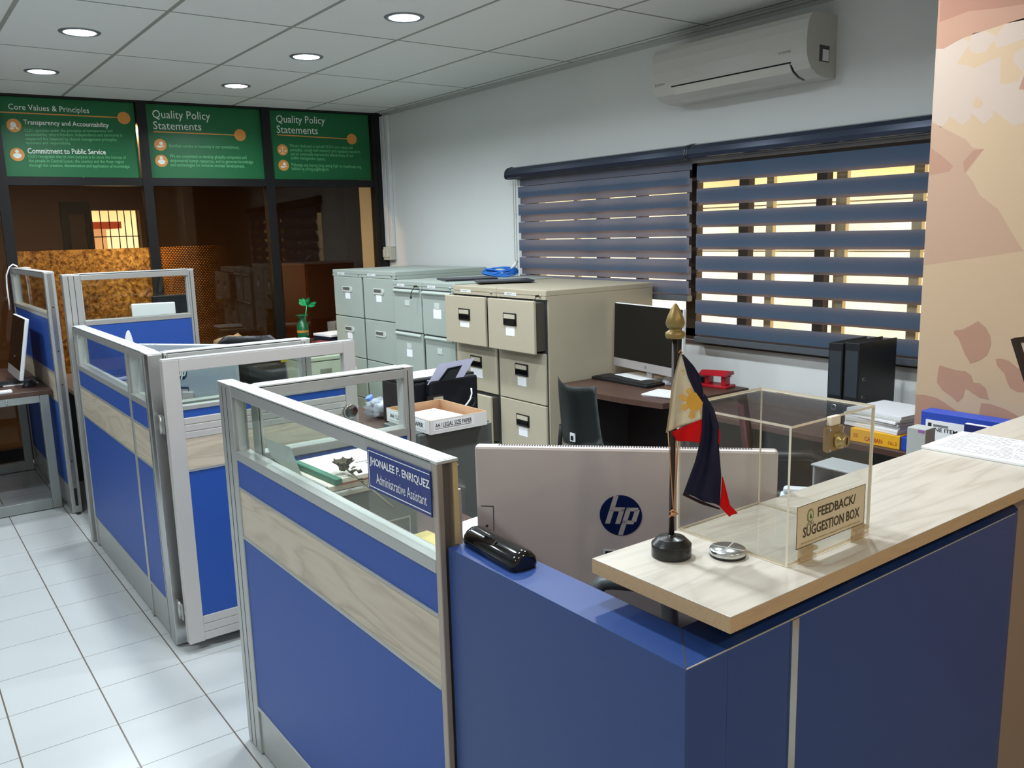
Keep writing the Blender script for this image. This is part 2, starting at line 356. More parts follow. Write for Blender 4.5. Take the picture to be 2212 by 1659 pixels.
# ---- blinds
fsol = fabric_mat('blind_cloth', (66, 84, 102), (98, 94, 112)); fshe = fabric_mat('blind_voile', (80, 76, 76), (60, 50, 44), .86)
cass = mat('blind_cassette', (52, 62, 80), .18, .35)
PP, HB = .125, .077
def blind(x0, x1, cx0, cx1, zb, zf, zk, label, chain):
    t = thing('roller_blind', label, 'blind', ((x0+x1)/2, 3.86, zb), 0, 'banded window blinds')
    prof = [(3.859, 2.083), (3.81, 2.083), (3.775, 2.074), (3.752, 2.052), (3.746, 2.025), (3.752, 2.004), (3.77, 2.0), (3.859, 2.0)]
    b = B(); b.prism([(p[0], p[1]) for p in prof], (cx0+.012, 0, 0), (0, 1, 0), (0, 0, 1), (cx1-cx0-.024, 0, 0)); b.build('cassette', cass, t)
    for xa in (cx0, cx1-.012):
        b = B(); b.prism([(p[0]-.002*(p[0] < 3.85), p[1]+(.003 if p[1] > 2.04 else -.003)) for p in prof], (xa, 0, 0), (0, 1, 0), (0, 0, 1), (.012, 0, 0)); b.build('end_cap', mat('cassette_cap', (38, 44, 54), .3), t)
    bx('cassette_seam', mat('seam_strip', (120, 124, 126), .3, .6), t, cx0+.012, cx1-.012, 3.7715, 3.80, 1.995, 1.9995)
    for y, zc, nm in ((3.795, zf, 'front_cloth'), (3.815, zk, 'back_cloth')):
        b = B(); k = -20
        while zc+k*PP < 2.2:
            a, c = zc+k*PP-HB/2, zc+k*PP+HB/2; g0, g1 = c, zc+(k+1)*PP-HB/2; k += 1
            for z0, z1, mi in ((a, c, 0), (g0, g1, 1)):
                z0, z1 = max(z0, zb+.02), min(z1, 1.999)
                if z1 > z0: b.mi = mi; b.poly([(x0, y, z0), (x1, y, z0), (x1, y, z1), (x0, y, z1)])
        b.build(nm, [fsol, fshe], t)
    b = B(); b.prism([(3.785, zb+.004), (3.79, zb), (3.82, zb), (3.825, zb+.004), (3.825, zb+.03), (3.818, zb+.034), (3.792, zb+.034), (3.785, zb+.03)], (x0, 0, 0), (0, 1, 0), (0, 0, 1), (x1-x0, 0, 0))
    b.build('bottom_bar', mat('blind_bar', (92, 98, 104), .35, .3), t)
    if chain:
        for xx in (x0-.05, x0-.025):
            b = B(); b.box(xx-.0008, xx+.0008, 3.7912, 3.7928, 1.30, 1.99)
            for i in range(80):
                z = 1.985-i*.0085; b.box(xx-.002, xx+.002, 3.79, 3.794, z-.003, z+.003)
            b.build('bead_chain', mat('chain_bead', (150, 152, 150), .4), t)
    return t
oc = 1.7545; blind(-4.985, -3.367, -5.08, -3.362, 1.195, oc+.0215, oc-.0215, 'shorter grey-blue banded blind on the left, stopping above the monitor', True)
oc = 1.7885; blind(-3.315, -1.30, -3.358, -1.25, .962, oc+.007, oc-.007, 'longer grey-blue banded blind on the right, reaching the window sill', False)

# ---- glass wall at the back
BWK = .0757
def BX(y): return -7.33 + BWK*(y-.956)
bu = Vector((BWK, 1, 0)).normalized(); bn = Vector((1, -BWK, 0)).normalized()
def BP(x, y, off=0):
    d = ray(x, y); a = -7.33 - BWK*.956; t = (a + off/bn.x)/(d.x - BWK*d.y); return Vector((0, 0, EYE)) + d*t
def bwbox(b, y0, y1, z0, z1, d0, d1):
    p = Vector((BX(y0), y0, 0)); L = (Vector((BX(y1), y1, 0))-p).length
    b.prism([(0, z0), (L, z0), (L, z1), (0, z1)], p+bn*d0, bu, (0, 0, 1), bn*(d1-d0))
bays = [(-2.6, -1.2), (-1.2, -.2), (-.2, .845), (.845, 1.835), (1.835, 2.805), (2.805, 3.79)]
for i, (y0, y1) in enumerate(bays):
    w = bpy.data.objects.new('window_%d' % (i+2), None); COL.objects.link(w); w['kind'] = 'structure'
    b = B(); m = .035
    bwbox(b, y0, y0+m, 0, CEIL, -.05, .05); bwbox(b, y1-m, y1, 0, CEIL, -.05, .05)
    for z0, z1 in ((0, .1), (2.058, 2.118), (2.69, CEIL)): bwbox(b, y0+m, y1-m, z0, z1, -.045, .045)
    b.build('window_frame', bronze, w)
    b = B(); bwbox(b, y0+m, y1-m, .1, 2.058, -.003, .003); b.build('window_pane', gdark, w)
    b = B(); bwbox(b, y0+m, y1-m, 2.118, 2.69, -.003, .003); b.build('transom_pane', gdark, w)
b = B(); bwbox(b, 3.79, WY-.001, 0, CEIL, -.06, .055); struct(b.build('trim_3', bronze))
# frosted film on the first pane, dotted film on the second
m, n, l, pb = nodes_of('frosted_film'); n.remove(pb)
tcn = n.new('ShaderNodeTexCoord'); nz = n.new('ShaderNodeTexNoise'); nz.inputs['Scale'].default_value = 34; nz.inputs['Detail'].default_value = 8; nz.inputs['Roughness'].default_value = .78
l.new(tcn.outputs['Object'], nz.inputs['Vector'])
cr = n.new('ShaderNodeValToRGB'); cr.color_ramp.elements[0].position = .36; cr.color_ramp.elements[1].position = .60
cr.color_ramp.elements[0].color = lin((140, 108, 70)); cr.color_ramp.elements[1].color = lin((255, 236, 190)); l.new(nz.outputs['Fac'], cr.inputs[0])
rf = n.new('ShaderNodeBsdfRefraction'); rf.inputs['Roughness'].default_value = .42; rf.inputs['IOR'].default_value = 1.02; l.new(cr.outputs[0], rf.inputs[0])
tr = n.new('ShaderNodeBsdfTranslucent'); l.new(cr.outputs[0], tr.inputs[0])
mxs = n.new('ShaderNodeMixShader'); mxs.inputs[0].default_value = .6; l.new(rf.outputs[0], mxs.inputs[1]); l.new(tr.outputs[0], mxs.inputs[2])
df = n.new('ShaderNodeBsdfDiffuse'); df.inputs[0].default_value = lin((150, 120, 90)); mx2 = n.new('ShaderNodeMixShader'); mx2.inputs[0].default_value = .05
l.new(mxs.outputs[0], mx2.inputs[1]); l.new(df.outputs[0], mx2.inputs[2]); l.new(mx2.outputs[0], n['Material Output'].inputs[0])
b = B(); bwbox(b, .881, 1.799, .102, 1.578, -.0042, -.0036); o = b.build('trim_4', m); struct(o)
m, n, l, pb = nodes_of('dotted_film'); n.remove(pb)
tcn = n.new('ShaderNodeTexCoord'); s = n.new('ShaderNodeSeparateXYZ'); l.new(tcn.outputs['Object'], s.inputs[0])
def mnode(op, a, v1=None, v2=None):
    k = n.new('ShaderNodeMath'); k.operation = op
    for i, v in enumerate((a, v1, v2)):
        if v is None: continue
        if isinstance(v, (int, float)): k.inputs[i].default_value = v
        else: l.new(v, k.inputs[i])
    return k.outputs[0]
row = mnode('FLOOR', mnode('DIVIDE', s.outputs['Z'], .014)); fz = mnode('FRACT', mnode('DIVIDE', s.outputs['Z'], .014))
fy = mnode('FRACT', mnode('ADD', mnode('DIVIDE', s.outputs['Y'], .022), mnode('MULTIPLY', mnode('MODULO', row, 2), .5)))
dd = mnode('SQRT', mnode('ADD', mnode('POWER', mnode('SUBTRACT', fz, .5), 2), mnode('POWER', mnode('SUBTRACT', fy, .5), 2)))
size = mnode('MULTIPLY_ADD', s.outputs['Y'], -.70, 1.72)
hole = mnode('LESS_THAN', dd, size)
tp = n.new('ShaderNodeBsdfTransparent'); df = n.new('ShaderNodeBsdfDiffuse'); df.inputs[0].default_value = lin((150, 120, 88)); tl = n.new('ShaderNodeBsdfTranslucent'); tl.inputs[0].default_value = lin((235, 190, 120))
ad = n.new('ShaderNodeMixShader'); ad.inputs[0].default_value = .8; l.new(df.outputs[0], ad.inputs[1]); l.new(tl.outputs[0], ad.inputs[2])
mm = n.new('ShaderNodeMixShader'); l.new(hole, mm.inputs[0]); l.new(tp.outputs[0], mm.inputs[1]); l.new(ad.outputs[0], mm.inputs[2]); l.new(mm.outputs[0], n['Material Output'].inputs[0])
b = B(); bwbox(b, 1.871, 2.769, .102, 1.578, -.0042, -.0036); struct(b.build('trim_5', m))

# ---- the dim room beyond the glass
brw = mat('dim_brown_wall', (122, 96, 80), .8); brc = mat('dim_ceiling', (150, 120, 96), .8)
struct(bx('floor_beyond', mat('dim_floor', (52, 42, 36), .4), None, -11.7, -7.61, -2.6, 5.6, -.05, 0))
struct(bx('ceiling_beyond', brc, None, -11.7, -7.61, -2.6, 5.6, 2.55, 2.6))
BWY0, BWY1, BWZ0, BWZ1 = 2.23, 2.78, .75, 2.02
b = B(); b.box(-11.7, -11.5, -2.6, BWY0, 0, 2.6); b.box(-11.7, -11.5, BWY1, 5.6, 0, 2.6); b.box(-11.7, -11.5, BWY0, BWY1, 0, BWZ0); b.box(-11.7, -11.5, BWY0, BWY1, BWZ1, 2.6)
struct(b.build('wall_beyond', brw))
struct(bx('wall_beyond_left', brw, None, -11.7, -7.45, -2.75, -2.6, 0, 2.6)); struct(bx('wall_beyond_right', brw, None, -11.7, -7.2, 5.6, 5.75, 0, 2.6))
struct(bx('wall_beyond_return', brw, None, -7.75, -7.2, 3.95, 5.6, 0, 2.7))
struct(bx('trim_6', brc, None, -7.62, -7.42, -2.6, 4.0, 2.70, 2.76))
struct(bx('trim_7', brc, None, -7.66, -7.60, -2.6, 5.6, 2.55, 2.72))
w = bpy.data.objects.new('window_9', None); COL.objects.link(w); w['kind'] = 'structure'
b = B()
for y in (2.24, 2.34, 2.44, 2.54, 2.62, 2.70, 2.77): b.tube([(-11.6, y, BWZ0), (-11.6, y, BWZ1)], .006, 6)
for z in (1.70, 1.25): b.tube([(-11.6, BWY0, z), (-11.6, BWY1, z)], .006, 6)
b.build('window_grille', bronze, w)
d = bpy.data.objects.new('door_1', None); COL.objects.link(d); d['kind'] = 'structure'
dk = mat('dark_door_wood', (30, 22, 18), .5)
b = B(); b.box(-11.5, -11.42, 1.88, 1.96, 0, 2.12); b.box(-11.5, -11.42, 2.14, 2.2, 0, 2.12); b.box(-11.5, -11.42, 1.96, 2.14, 1.98, 2.12); b.build('door_frame', dk, d)
bx('door_leaf', mat('door_panel_wood', (96, 70, 50), .5), d, -11.5, -11.46, 1.96, 2.14, 0, 1.98)
t = thing('wooden_cabinet', 'tall reddish brown cupboard standing in the dim room, seen through the rightmost pane', 'cupboard', (-8.6, 4.2, 0))
cw = mat('reddish_cupboard', (84, 44, 28), .4)
bx('carcass', cw, t, -8.9, -8.3, 3.55, 4.75, 0, 1.36); bx('door', cw, t, -8.30, -8.28, 3.56, 4.14, .05, 1.33, .003); bx('door', cw, t, -8.30, -8.28, 4.16, 4.74, .05, 1.33, .003)
t = thing('neighbour_house', 'white house with a red roof edge outside the far barred window', 'building', (-16, 3.2, 0))
bx('wall', mat('sunlit_render', (255, 240, 215), .8), t, -17, -16, 1.5, 3.30, -1, 1.86); b = B(); b.box(-17.2, -15.4, 1.2, 3.42, 1.86, 1.97); b.build('roof', mat('red_roof', (170, 70, 40), .7), t)

# ---- fixtures on the walls
t = thing('air_conditioner', 'white wall-mounted split air conditioner above the right-hand blind', 'air conditioner', (-3.0, WY, 2.31))
pr = [(3.859, 2.60), (3.69, 2.60), (3.655, 2.592), (3.635, 2.565), (3.622, 2.52), (3.617, 2.46), (3.62, 2.41), (3.635, 2.375), (3.66, 2.345), (3.70, 2.322), (3.75, 2.312), (3.859, 2.31)]
acm = mat('air_conditioner_shell', (205, 204, 196), .22)
b = B(); b.prism(pr, (-3.50, 0, 0), (0, 1, 0), (0, 0, 1), (.995, 0, 0)); b.build('body', acm, t)
b = B(); b.prism([(3.640, 2.384), (3.66, 2.352), (3.70, 2.329), (3.75, 2.318), (3.754, 2.3110), (3.699, 2.3205), (3.6565, 2.3445), (3.6295, 2.384)], (-3.362, 0, 0), (0, 1, 0), (0, 0, 1), (.764, 0, 0)); b.build('outlet_gap', black, t)
b = B(); b.prism([(3.640, 2.378), (3.66, 2.347), (3.70, 2.324), (3.745, 2.315), (3.7465, 2.3055), (3.697, 2.3145), (3.6525, 2.3395), (3.6255, 2.376)], (-3.355, 0, 0), (0, 1, 0), (0, 0, 1), (.75, 0, 0)); b.build('air_vane', acm, t)
b = B(); b.box(-2.504, -2.5035, 3.72, 3.80, 2.38, 2.455); b.build('rating_label', mat('dark_label', (70, 66, 66), .5), t)
b = B(); b.box(-2.5034, -2.5030, 3.745, 3.795, 2.385, 2.437)
b.build('sticker', paper, t)
text('logo', [('DAIKIN', (-3.47, 3.6195, 2.395), (1, 0, 0), (0, 0, 1), .07, .012)], inkg, t)
text('logo', [('INVERTER', (-2.66, 3.6185, 2.425), (1, 0, 0), (0, 0, 1), .07, .011)], inkg, t)
t = thing('wall_switch_box', 'pale double switch box low on the corner trunking, above the far file cabinet', 'switch box', (-7.0, WY, 1.44))
bx('box', mat('switch_ivory', (196, 196, 184), .5), t, -7.08, -6.93, 3.80, 3.859, 1.40, 1.52, .006)
for x in (-7.04, -6.97): bx('rocker', mat('switch_ivory2', (206, 206, 196), .4), t, x-.022, x+.022, 3.792, 3.80, 1.425, 1.495, .003)
t = thing('cable_trunking', 'white vertical cable trunking in the back right corner', 'trunking', (-7.0, WY, 1.52))
for i, x in enumerate((-7.10, -7.04, -6.975)): bx('channel', white, t, x, x+.05, 3.825, 3.859, 1.52, CEIL-.03, .004)

# ---- downlights
dl_t = mat('downlight_trim', (120, 126, 130), .4, .3); dl_l = mat('downlight_lens', (235, 243, 255), .5, 0, .5, 0, 40, 22)
DL = [((-5.067, 1.022), 'larger of the two round downlights above the leftmost green sign'),
      ((-6.298, 1.023), 'smaller of the two round downlights above the leftmost green sign'),
      ((-6.253, 2.253), 'round ceiling downlight closest to the glass wall, between the second and third green signs'),
      ((-5.08, 2.279), 'middle one of the right-hand line of three round downlights'),
      ((-3.954, 2.316), 'round ceiling downlight highest in the photo, nearest to the air conditioner'),
      ((-3.9, 1.03), 'round ceiling downlight above the open gate, out of frame'),
      ((-2.75, 1.03), 'round ceiling downlight above the front partition, out of frame'),
      ((-2.8, 2.32), 'round ceiling downlight over the beige cabinets aisle, out of frame'),
      ((-1.6, 1.03), 'round ceiling downlight above the reception monitor, out of frame'),
      ((-1.65, 2.32), 'round ceiling downlight over the maroon chair, out of frame'),
      ((-3.9, -.25), 'round ceiling downlight over the far end of the aisle, out of frame'),
      ((-1.6, -.25), 'round ceiling downlight over the near end of the aisle, out of frame'),
      ((-6.3, -.25), 'round ceiling downlight over the left desk, out of frame')]
LP = 17
proto = None
for (x, y), lb in DL:
    t = thing('recessed_downlight', lb, 'ceiling light', (x, y, CEIL), 0, 'recessed ceiling downlights')
    B().lathe([(.078, -.001), (.080, -.006), (.098, -.005), (.102, -.0005)], (0, 0, 0), 40, cap=False).build('trim_ring', dl_t, t, True)
    B().lathe([(.0001, -.004), (.076, -.004), (.078, -.0005)], (0, 0, 0), 40, cap=False).build('lens', dl_l, t, True)
    L = bpy.data.lights.new('downlight_lamp', 'AREA'); L.shape = 'DISK'; L.size = .15; L.energy = LP; L.spread = math.radians(158); L.color = (.86, .94, 1.0)
    lo = bpy.data.objects.new('downlight_lamp', L); COL.objects.link(lo); lo.location = (0, 0, -.012); lo.parent = t
for (x, y), lb in (((1.1, .3), 'warm ceiling downlight in the lobby in front of the counter, out of frame'), ((1.1, 1.7), 'warm ceiling downlight in the lobby beside the mural, out of frame'), ((1.1, -1.2), 'warm ceiling downlight in the lobby far from the mural, out of frame')):
    t = thing('recessed_downlight', lb, 'ceiling light', (x, y, CEIL), 0, 'warm lobby downlights')
    B().lathe([(.078, -.001), (.080, -.006), (.098, -.005), (.102, -.0005)], (0, 0, 0), 40, cap=False).build('trim_ring', dl_t, t, True)
    B().lathe([(.0001, -.004), (.076, -.004), (.078, -.0005)], (0, 0, 0), 40, cap=False).build('lens', mat('warm_lens', (255, 214, 160), .5, 0, .5, 0, 40, 12), t, True)
    L = bpy.data.lights.new('downlight_lamp', 'AREA'); L.shape = 'DISK'; L.size = .15; L.energy = 12; L.color = (1.0, .89, .75)
    lo = bpy.data.objects.new('downlight_lamp', L); COL.objects.link(lo); lo.location = (0, 0, -.012); lo.parent = t
t = thing('recessed_downlight', 'small lit downlight in the dim room, seen through the leftmost pane', 'ceiling light', (-9.9, 1.40, 2.55))
B().lathe([(.0001, -.004), (.07, -.004), (.078, -.0005)], (0, 0, 0), 24, cap=False).build('lens', mat('dim_lens', (255, 225, 190), .5, 0, .5, 0, 40, 8), t, True)
L = bpy.data.lights.new('downlight_lamp', 'AREA'); L.shape = 'DISK'; L.size = .12; L.energy = 8; L.color = (1.0, .62, .36)
lo = bpy.data.objects.new('downlight_lamp', L); COL.objects.link(lo); lo.location = (0, 0, -.012); lo.parent = t

for (x, y), lb, en in (((-7.75, 1.72), 'unseen warm lamp added behind the frosted pane to light its film, hidden by the leftmost sign', 85), ((-8.0, 2.3), 'unseen warm lamp added behind the dotted pane to light its film, hidden by the middle sign', 2)):  # unseen lamps added so the films on the panes glow from behind
    t = thing('recessed_downlight', lb, 'ceiling light', (x, y, 2.55))
    B().lathe([(.0001, -.004), (.07, -.004), (.078, -.0005)], (0, 0, 0), 24, cap=False).build('lens', mat('dim_lens', (255, 225, 190), .5, 0, .5, 0, 40, 8), t, True)
    L = bpy.data.lights.new('downlight_lamp', 'AREA'); L.shape = 'DISK'; L.size = .14; L.energy = en; L.color = (1.0, .76, .42)
    lo = bpy.data.objects.new('downlight_lamp', L); COL.objects.link(lo); lo.location = (0, 0, -.012); lo.parent = t

# ---- green signs on the transoms
green = mat('sign_green', (8, 104, 56), .45); orange = mat('sign_orange', (226, 152, 72), .5); cream_t = mat('sign_lettering', (244, 248, 238), .6); pale_t = mat('sign_small_lettering', (110, 190, 130), .6)
def C1(x, y): return (x/2.665, 180+y/2.665)
def sign(name, label, y0, y1, z0, z1, title, rule, dot, icons, heads, paras):
    t = thing('wall_sign', label, 'sign', (BX((y0+y1)/2)+.03, (y0+y1)/2, z0), 0, 'green policy signs over the glass wall')
    b = B(); bwbox(b, y0, y1, z0, z1, .0035, .010); b.build('panel', green, t)
    OFF = .0102
    def lines(nm, L, m, bold):
        b = B()
        for s, a, c, h in L:
            p = BP(*C1(*a), OFF); q = BP(*C1(*c), OFF); tp = BP(*C1(a[0], a[1]-h), OFF)
            text_into(b, s, p, q-p, (0, 0, 1), (q-p).length, (tp.z-p.z), .0004, bold)
        b.build(nm, m, t)
    lines('heading', title, cream_t, .0)
    for hd in heads: lines('subheading', [hd], cream_t, .012)
    for pg in paras: lines('small_print', pg, pale_t, .008)
    b = B(); p = BP(*C1(*rule[0]), OFF); q = BP(*C1(*rule[1]), OFF); b.prism([(0, -.004), ((q-p).length, -.004), ((q-p).length, .004), (0, .004)], p, (q-p).normalized(), (0, 0, 1), bn*.0005)
    for (cx, cy, r) in dot:
        p = BP(*C1(cx, cy), OFF); rr = (BP(*C1(cx+r, cy), OFF)-p).length; b.prism([(rr*math.cos(k*PI/16), rr*math.sin(k*PI/16)) for k in range(32)], p, bu, (0, 0, 1), bn*.0006)
    b.build('rule_and_dot', orange, t)
    for (cx, cy, r, kind) in icons:
        b = B(); p = BP(*C1(cx, cy), OFF); rr = (BP(*C1(cx+r, cy), OFF)-p).length; b.prism([(rr*math.cos(k*PI/16), rr*math.sin(k*PI/16)) for k in range(32)], p, bu, (0, 0, 1), bn*.0006)
        b.mi = 1
        def P2(pl): b.prism([(a*rr, c*rr) for a, c in pl], p+bn*.0007, bu, (0, 0, 1), bn*.0004)
        circ = lambda x, y, r: [(x+r*math.cos(k*PI/8), y+r*math.sin(k*PI/8)) for k in range(16)]
        if kind == 0: P2(circ(-.1, .1, .42)); P2([(.15, -.3), (.3, -.15), (.6, -.5), (.45, -.65)]); P2([(-.6, -.55), (-.1, -.6), (.0, -.4), (-.5, -.3)])
        elif kind == 1: P2([(-.65, -.1), (-.3, .2), (.3, .2), (.65, -.1), (.35, -.5), (0, -.6), (-.35, -.5)]); P2(circ(0, .48, .26))
        elif kind == 2: P2([(-.6, -.35), (-.1, -.5), (.6, -.2), (.55, -.05), (.1, -.2), (-.5, -.1)]); P2(circ(.15, .25, .3))
        else:
            P2([(-.04, -.55), (.04, -.55), (.04, .55), (-.04, .55)]); P2([(-.55, .3), (.55, .3), (.55, .38), (-.55, .38)])
            P2([(-.75, -.1), (-.3, -.1), (-.4, -.3), (-.65, -.3)]); P2([(.3, -.1), (.75, -.1), (.65, -.3), (.4, -.3)]); P2([(-.3, -.65), (.3, -.65), (.3, -.55), (-.3, -.55)])
        b.build('icon', [orange, cream_t], t)
sign('a', 'leftmost green sign headed Core Values & Principles', .862, 1.792, 2.122, 2.688,
     [('Core Values & Principles', (50, 160), (515, 182), 44)], ((0, 165), (680, 197)), [(713, 200, 37)], [(80, 242, 43, 0), (100, 410, 42, 1)],
     [('Transparency and Accountability', (137, 244), (628, 262), 36), ('Commitment to Public Service', (160, 404), (610, 410), 32)],
     [[('CLSU operates under the principles of transparency and', (142, 285), (648, 287), 24), ('accountability where freedom, independence and autonomy is', (146, 308), (705, 312), 24),
      ('respected but balanced by shared management principles,', (150, 333), (676, 338), 24), ('openness and responsibility.', (152, 355), (410, 358), 22)],[
      ('CLSU recognizes that its core purpose is to serve the interest of', (163, 434), (727, 440), 24), ('the people in Central Luzon, the country and the Asian region', (166, 459), (715, 465), 24),
      ('through the creation, dissemination and application of knowledge.', (170, 486), (750, 492), 24)]])
sign('b', 'middle green sign headed Quality Policy Statements, beginning Excellent service to humanity', 1.872, 2.772, 2.122, 2.688,
     [('Quality Policy', (880, 214), (1212, 226), 62), ('Statements', (884, 264), (1160, 272), 46)], ((885, 278), (1350, 298)), [(1382, 298, 33)], [(923, 354, 35, 2), (930, 446, 36, 1)], [],
     [[('Excellent service to humanity is our commitment.', (975, 374), (1378, 384), 26)], [('We are committed to develop globally-competent and', (978, 434), (1420, 442), 26),
      ('empowered human resources, and to generate knowledge', (982, 459), (1458, 468), 26), ('and technologies for inclusive societal development.', (982, 484), (1410, 492), 26)]])
sign('c', 'rightmost green sign headed Quality Policy Statements, with a scales icon', 2.842, 3.742, 2.122, 2.688,
     [('Quality Policy', (1592, 238), (1872, 248), 56), ('Statements', (1594, 286), (1830, 294), 44)], ((1595, 296), (2000, 320)), [(2025, 321, 28)], [(1627, 383, 30, 3), (1633, 472, 30, 2)], [],
     [[("We are dedicated to uphold CLSU's core values and", (1668, 372), (2030, 384), 24), ('principles, comply with statutory and regulatory standards', (1672, 396), (2075, 408), 24),
      ('and to continually improve the effectiveness of our', (1674, 420), (2035, 430), 24), ('quality management system.', (1675, 442), (1875, 450), 24)],[
      ('Mahalaga ang inyong tinig upang higit na mapahusay ang', (1678, 482), (2080, 494), 24), ('kalidad ng aming paglilingkod.', (1680, 504), (1895, 510), 24)]])
# ------------------------------------------------------------------ partitions
def partition(label, axis, a0, a1, c0, c1, top, secs, p0=.03, p1=.03, div=()):
    """a0..a1 along axis, c0..c1 thickness; secs = (kind, z0, z1)"""
    loc = ((a0+a1)/2, (c0+c1)/2, 0) if axis == 'X' else ((c0+c1)/2, (a0+a1)/2, 0)
    t = thing('office_partition', label, 'partition', loc, 0, 'blue cubicle partitions')
    def bb(b, u0, u1, w0, w1, z0, z1, bev=0):
        if axis == 'X': b.box(u0, u1, w0, w1, z0, z1, bev)
        else: b.box(w0, w1, u0, u1, z0, z1, bev)
        return b
    g = .004
    for u0, u1 in ((a0, a0+p0), (a1-p1, a1)):
        if u1 <= u0: continue
        b = bb(B(), u0, u1, c0, c1, 0.004, top-.004, .003)
        b.build('post', alu, t)
        b = B()
        for w0, w1 in ((c0-.0006, c0+.002), (c1-.002, c1+.0006)):
            bb(b, u0+(u1-u0)*.30, u0+(u1-u0)*.30+.003, w0, w1, .01, top-.012); 
            if u1-u0 > .06: bb(b, u0+(u1-u0)*.62, u0+(u1-u0)*.62+.003, w0, w1, .01, top-.012)
        b.build('post_groove', alud, t)
        bb(B(), u0-.001, u1+.001, c0-.001, c1+.001, top-.004, top, .001).build('post_cap', alub, t)
    i0, i1 = a0+p0, a1-p1
    b = bb(B(), i0, i1, c0, c1, top-.035, top-.006, .002); b.build('top_rail', alu, t)
    bb(B(), i0, i1, c0+.002, c1-.002, top-.006, top-.003).build('top_rail_gasket', alud, t)
    bb(B(), i0, i1, c0-.001, c1+.001, top-.003, top+.002, .0015).build('top_cap', alub, t)
    cuts = [i0] + [v for d in div for v in d] + [i1]
    for d in div: bb(B(), d[0], d[1], c0, c1, .004, top-.035, .002).build('divider', alu, t)
    for k in range(0, len(cuts), 2):
        j0, j1 = cuts[k], cuts[k+1]
        for kind, z0, z1 in secs:
            if kind == 'glass':
                m = (c0+c1)/2; bb(B(), j0, j1, m-.003, m+.003, z0, z1).build('glass_pane', glass, t)
                b = B(); 
                for q0, q1 in ((j0, j0+.006), (j1-.006, j1)): bb(b, q0, q1, c0+.012, c1-.012, z0, z1)
                b.build('glass_bead', alub, t)
            elif kind == 'blue': bb(B(), j0, j1, c0+g, c1-g, z0, z1).build('fabric_panel', blue, t)
            elif kind == 'wood': bb(B(), j0, j1, c0+g, c1-g, z0, z1).build('wood_panel', wood if axis == 'X' else woody, t)
            elif kind == 'rail': bb(B(), j0, j1, c0, c1, z0, z1, .002).build('rail', alu, t)
            elif kind == 'kick': bb(B(), j0, j1, c0+.006, c1-.006, z0, z1).build('kick_plate', alu, t)
    return t
SEC = [('kick', .012, .158), ('rail', .158, .17), ('blue', .17, .727), ('rail', .727, .737), ('wood', .737, .882), ('rail', .882, .889), ('blue', .889, .973), ('rail', .973, 1.0), ('glass', 1.0, 1.165)]
SECH = [('kick', .012, .158), ('rail', .158, .17), ('blue', .17, .685), ('rail', .685, .695), ('wood', .695, .862), ('rail', .862, .87), ('blue', .87, 1.19), ('rail', 1.19, 1.217), ('glass', 1.217, 1.43)]
t = partition('blue and ash partition in front with the blue name plate hung on its glass', 'X', -2.585, -1.342, .80, .845, 1.2, SEC, .112, 0)
# open end channel of the front partition
b = B(); b.box(-1.342, -1.324, .80, .814, .004, 1.195, .002); b.box(-1.342, -1.324, .834, .845, .004, 1.195, .002); b.build('post', mat('end_post', (172, 160, 148), .4, .4), t)
bx('channel', mat('channel_shadow', (120, 112, 104), .5, .3), t, -1.342, -1.338, .814, .834, .004, 1.19)
bx('post_strip', mat('raw_wood_strip', (206, 180, 132), .6), t, -1.3238, -1.321, .834, .845, 1.031, 1.193)
b = B(); b.box(-1.345, -1.321, .799, .847, 1.195, 1.2015, .001); 
for i in range(5): b.box(-1.335, -1.325, .804+i*.008, .808+i*.008, 1.2014, 1.2022)
b.build('post_cap', alub, t)
partition('short glazed blue partition running back from the front partition corner towards the printer', 'Y', .8465, 1.372, -2.444, -2.389, 1.2, SEC, .012, .034)
t = partition('middle aisle partition with a narrow second bay, hinging the open gate', 'X', -4.93, -3.458, .80, .855, 1.2, SEC, .035, .05, [(-3.795, -3.765)])
bx('corner_post', steel, t, -3.456, -3.402, .798, .852, .01, 1.196, .002)
bx('post_cap', alub, t, -3.4565, -3.4015, .797, .853, 1.196, 1.2, .001)
partition('short glazed blue partition directly behind the open gate', 'Y', .8575, 1.455, -3.452, -3.397, 1.2, SEC, .012, .04)
partition('tall blue partition facing the camera behind the middle aisle partition', 'Y', .79, 1.462, -5.035, -4.98, 1.465, SECH, .085, .034)
t = partition('tall blue partition beside the left desk, its end post towards the aisle', 'X', -7.12, -5.60, .795, .85, 1.465, SECH, .05, .05)
b = B(); b.box(-5.5995, -5.597, .812, .834, .04, 1.455); b.build('end_channel', steel, t)
b = B(); b.box(-5.5966, -5.594, .815, .831, .05, .16)
b.build('end_slot', black, t)
b = B()
for z in (1.26, 1.0, .80, .33): b.lathe([(.0045, 0), (.0045, .0012)], M=Matrix.Translation((-5.597, .823, z)) @ Matrix.Rotation(PI/2, 4, 'Y'), seg=12)
b.build('bolt_hole', black, t)
bx('levelling_foot', black, t, -5.60, -5.57, .812, .836, 0, .0042, .001)
bx('cable_duct', mat('pale_tape', (200, 200, 195), .6), t, -6.99, -6.70, .85, .88, 1.465, 1.47)
t = thing('network_cable', 'thin white cable looped over the far end of the tall left partition', 'cable', (-7.12, .80, 1.2))
pts = [PX(x, y, -7.0) for x, y in ((38, 576), (28, 571), (20, 577), (14, 595), (15, 620), (19, 650), (21, 670))]
B().tube(pts, .005, 6).build('cord', white, t)

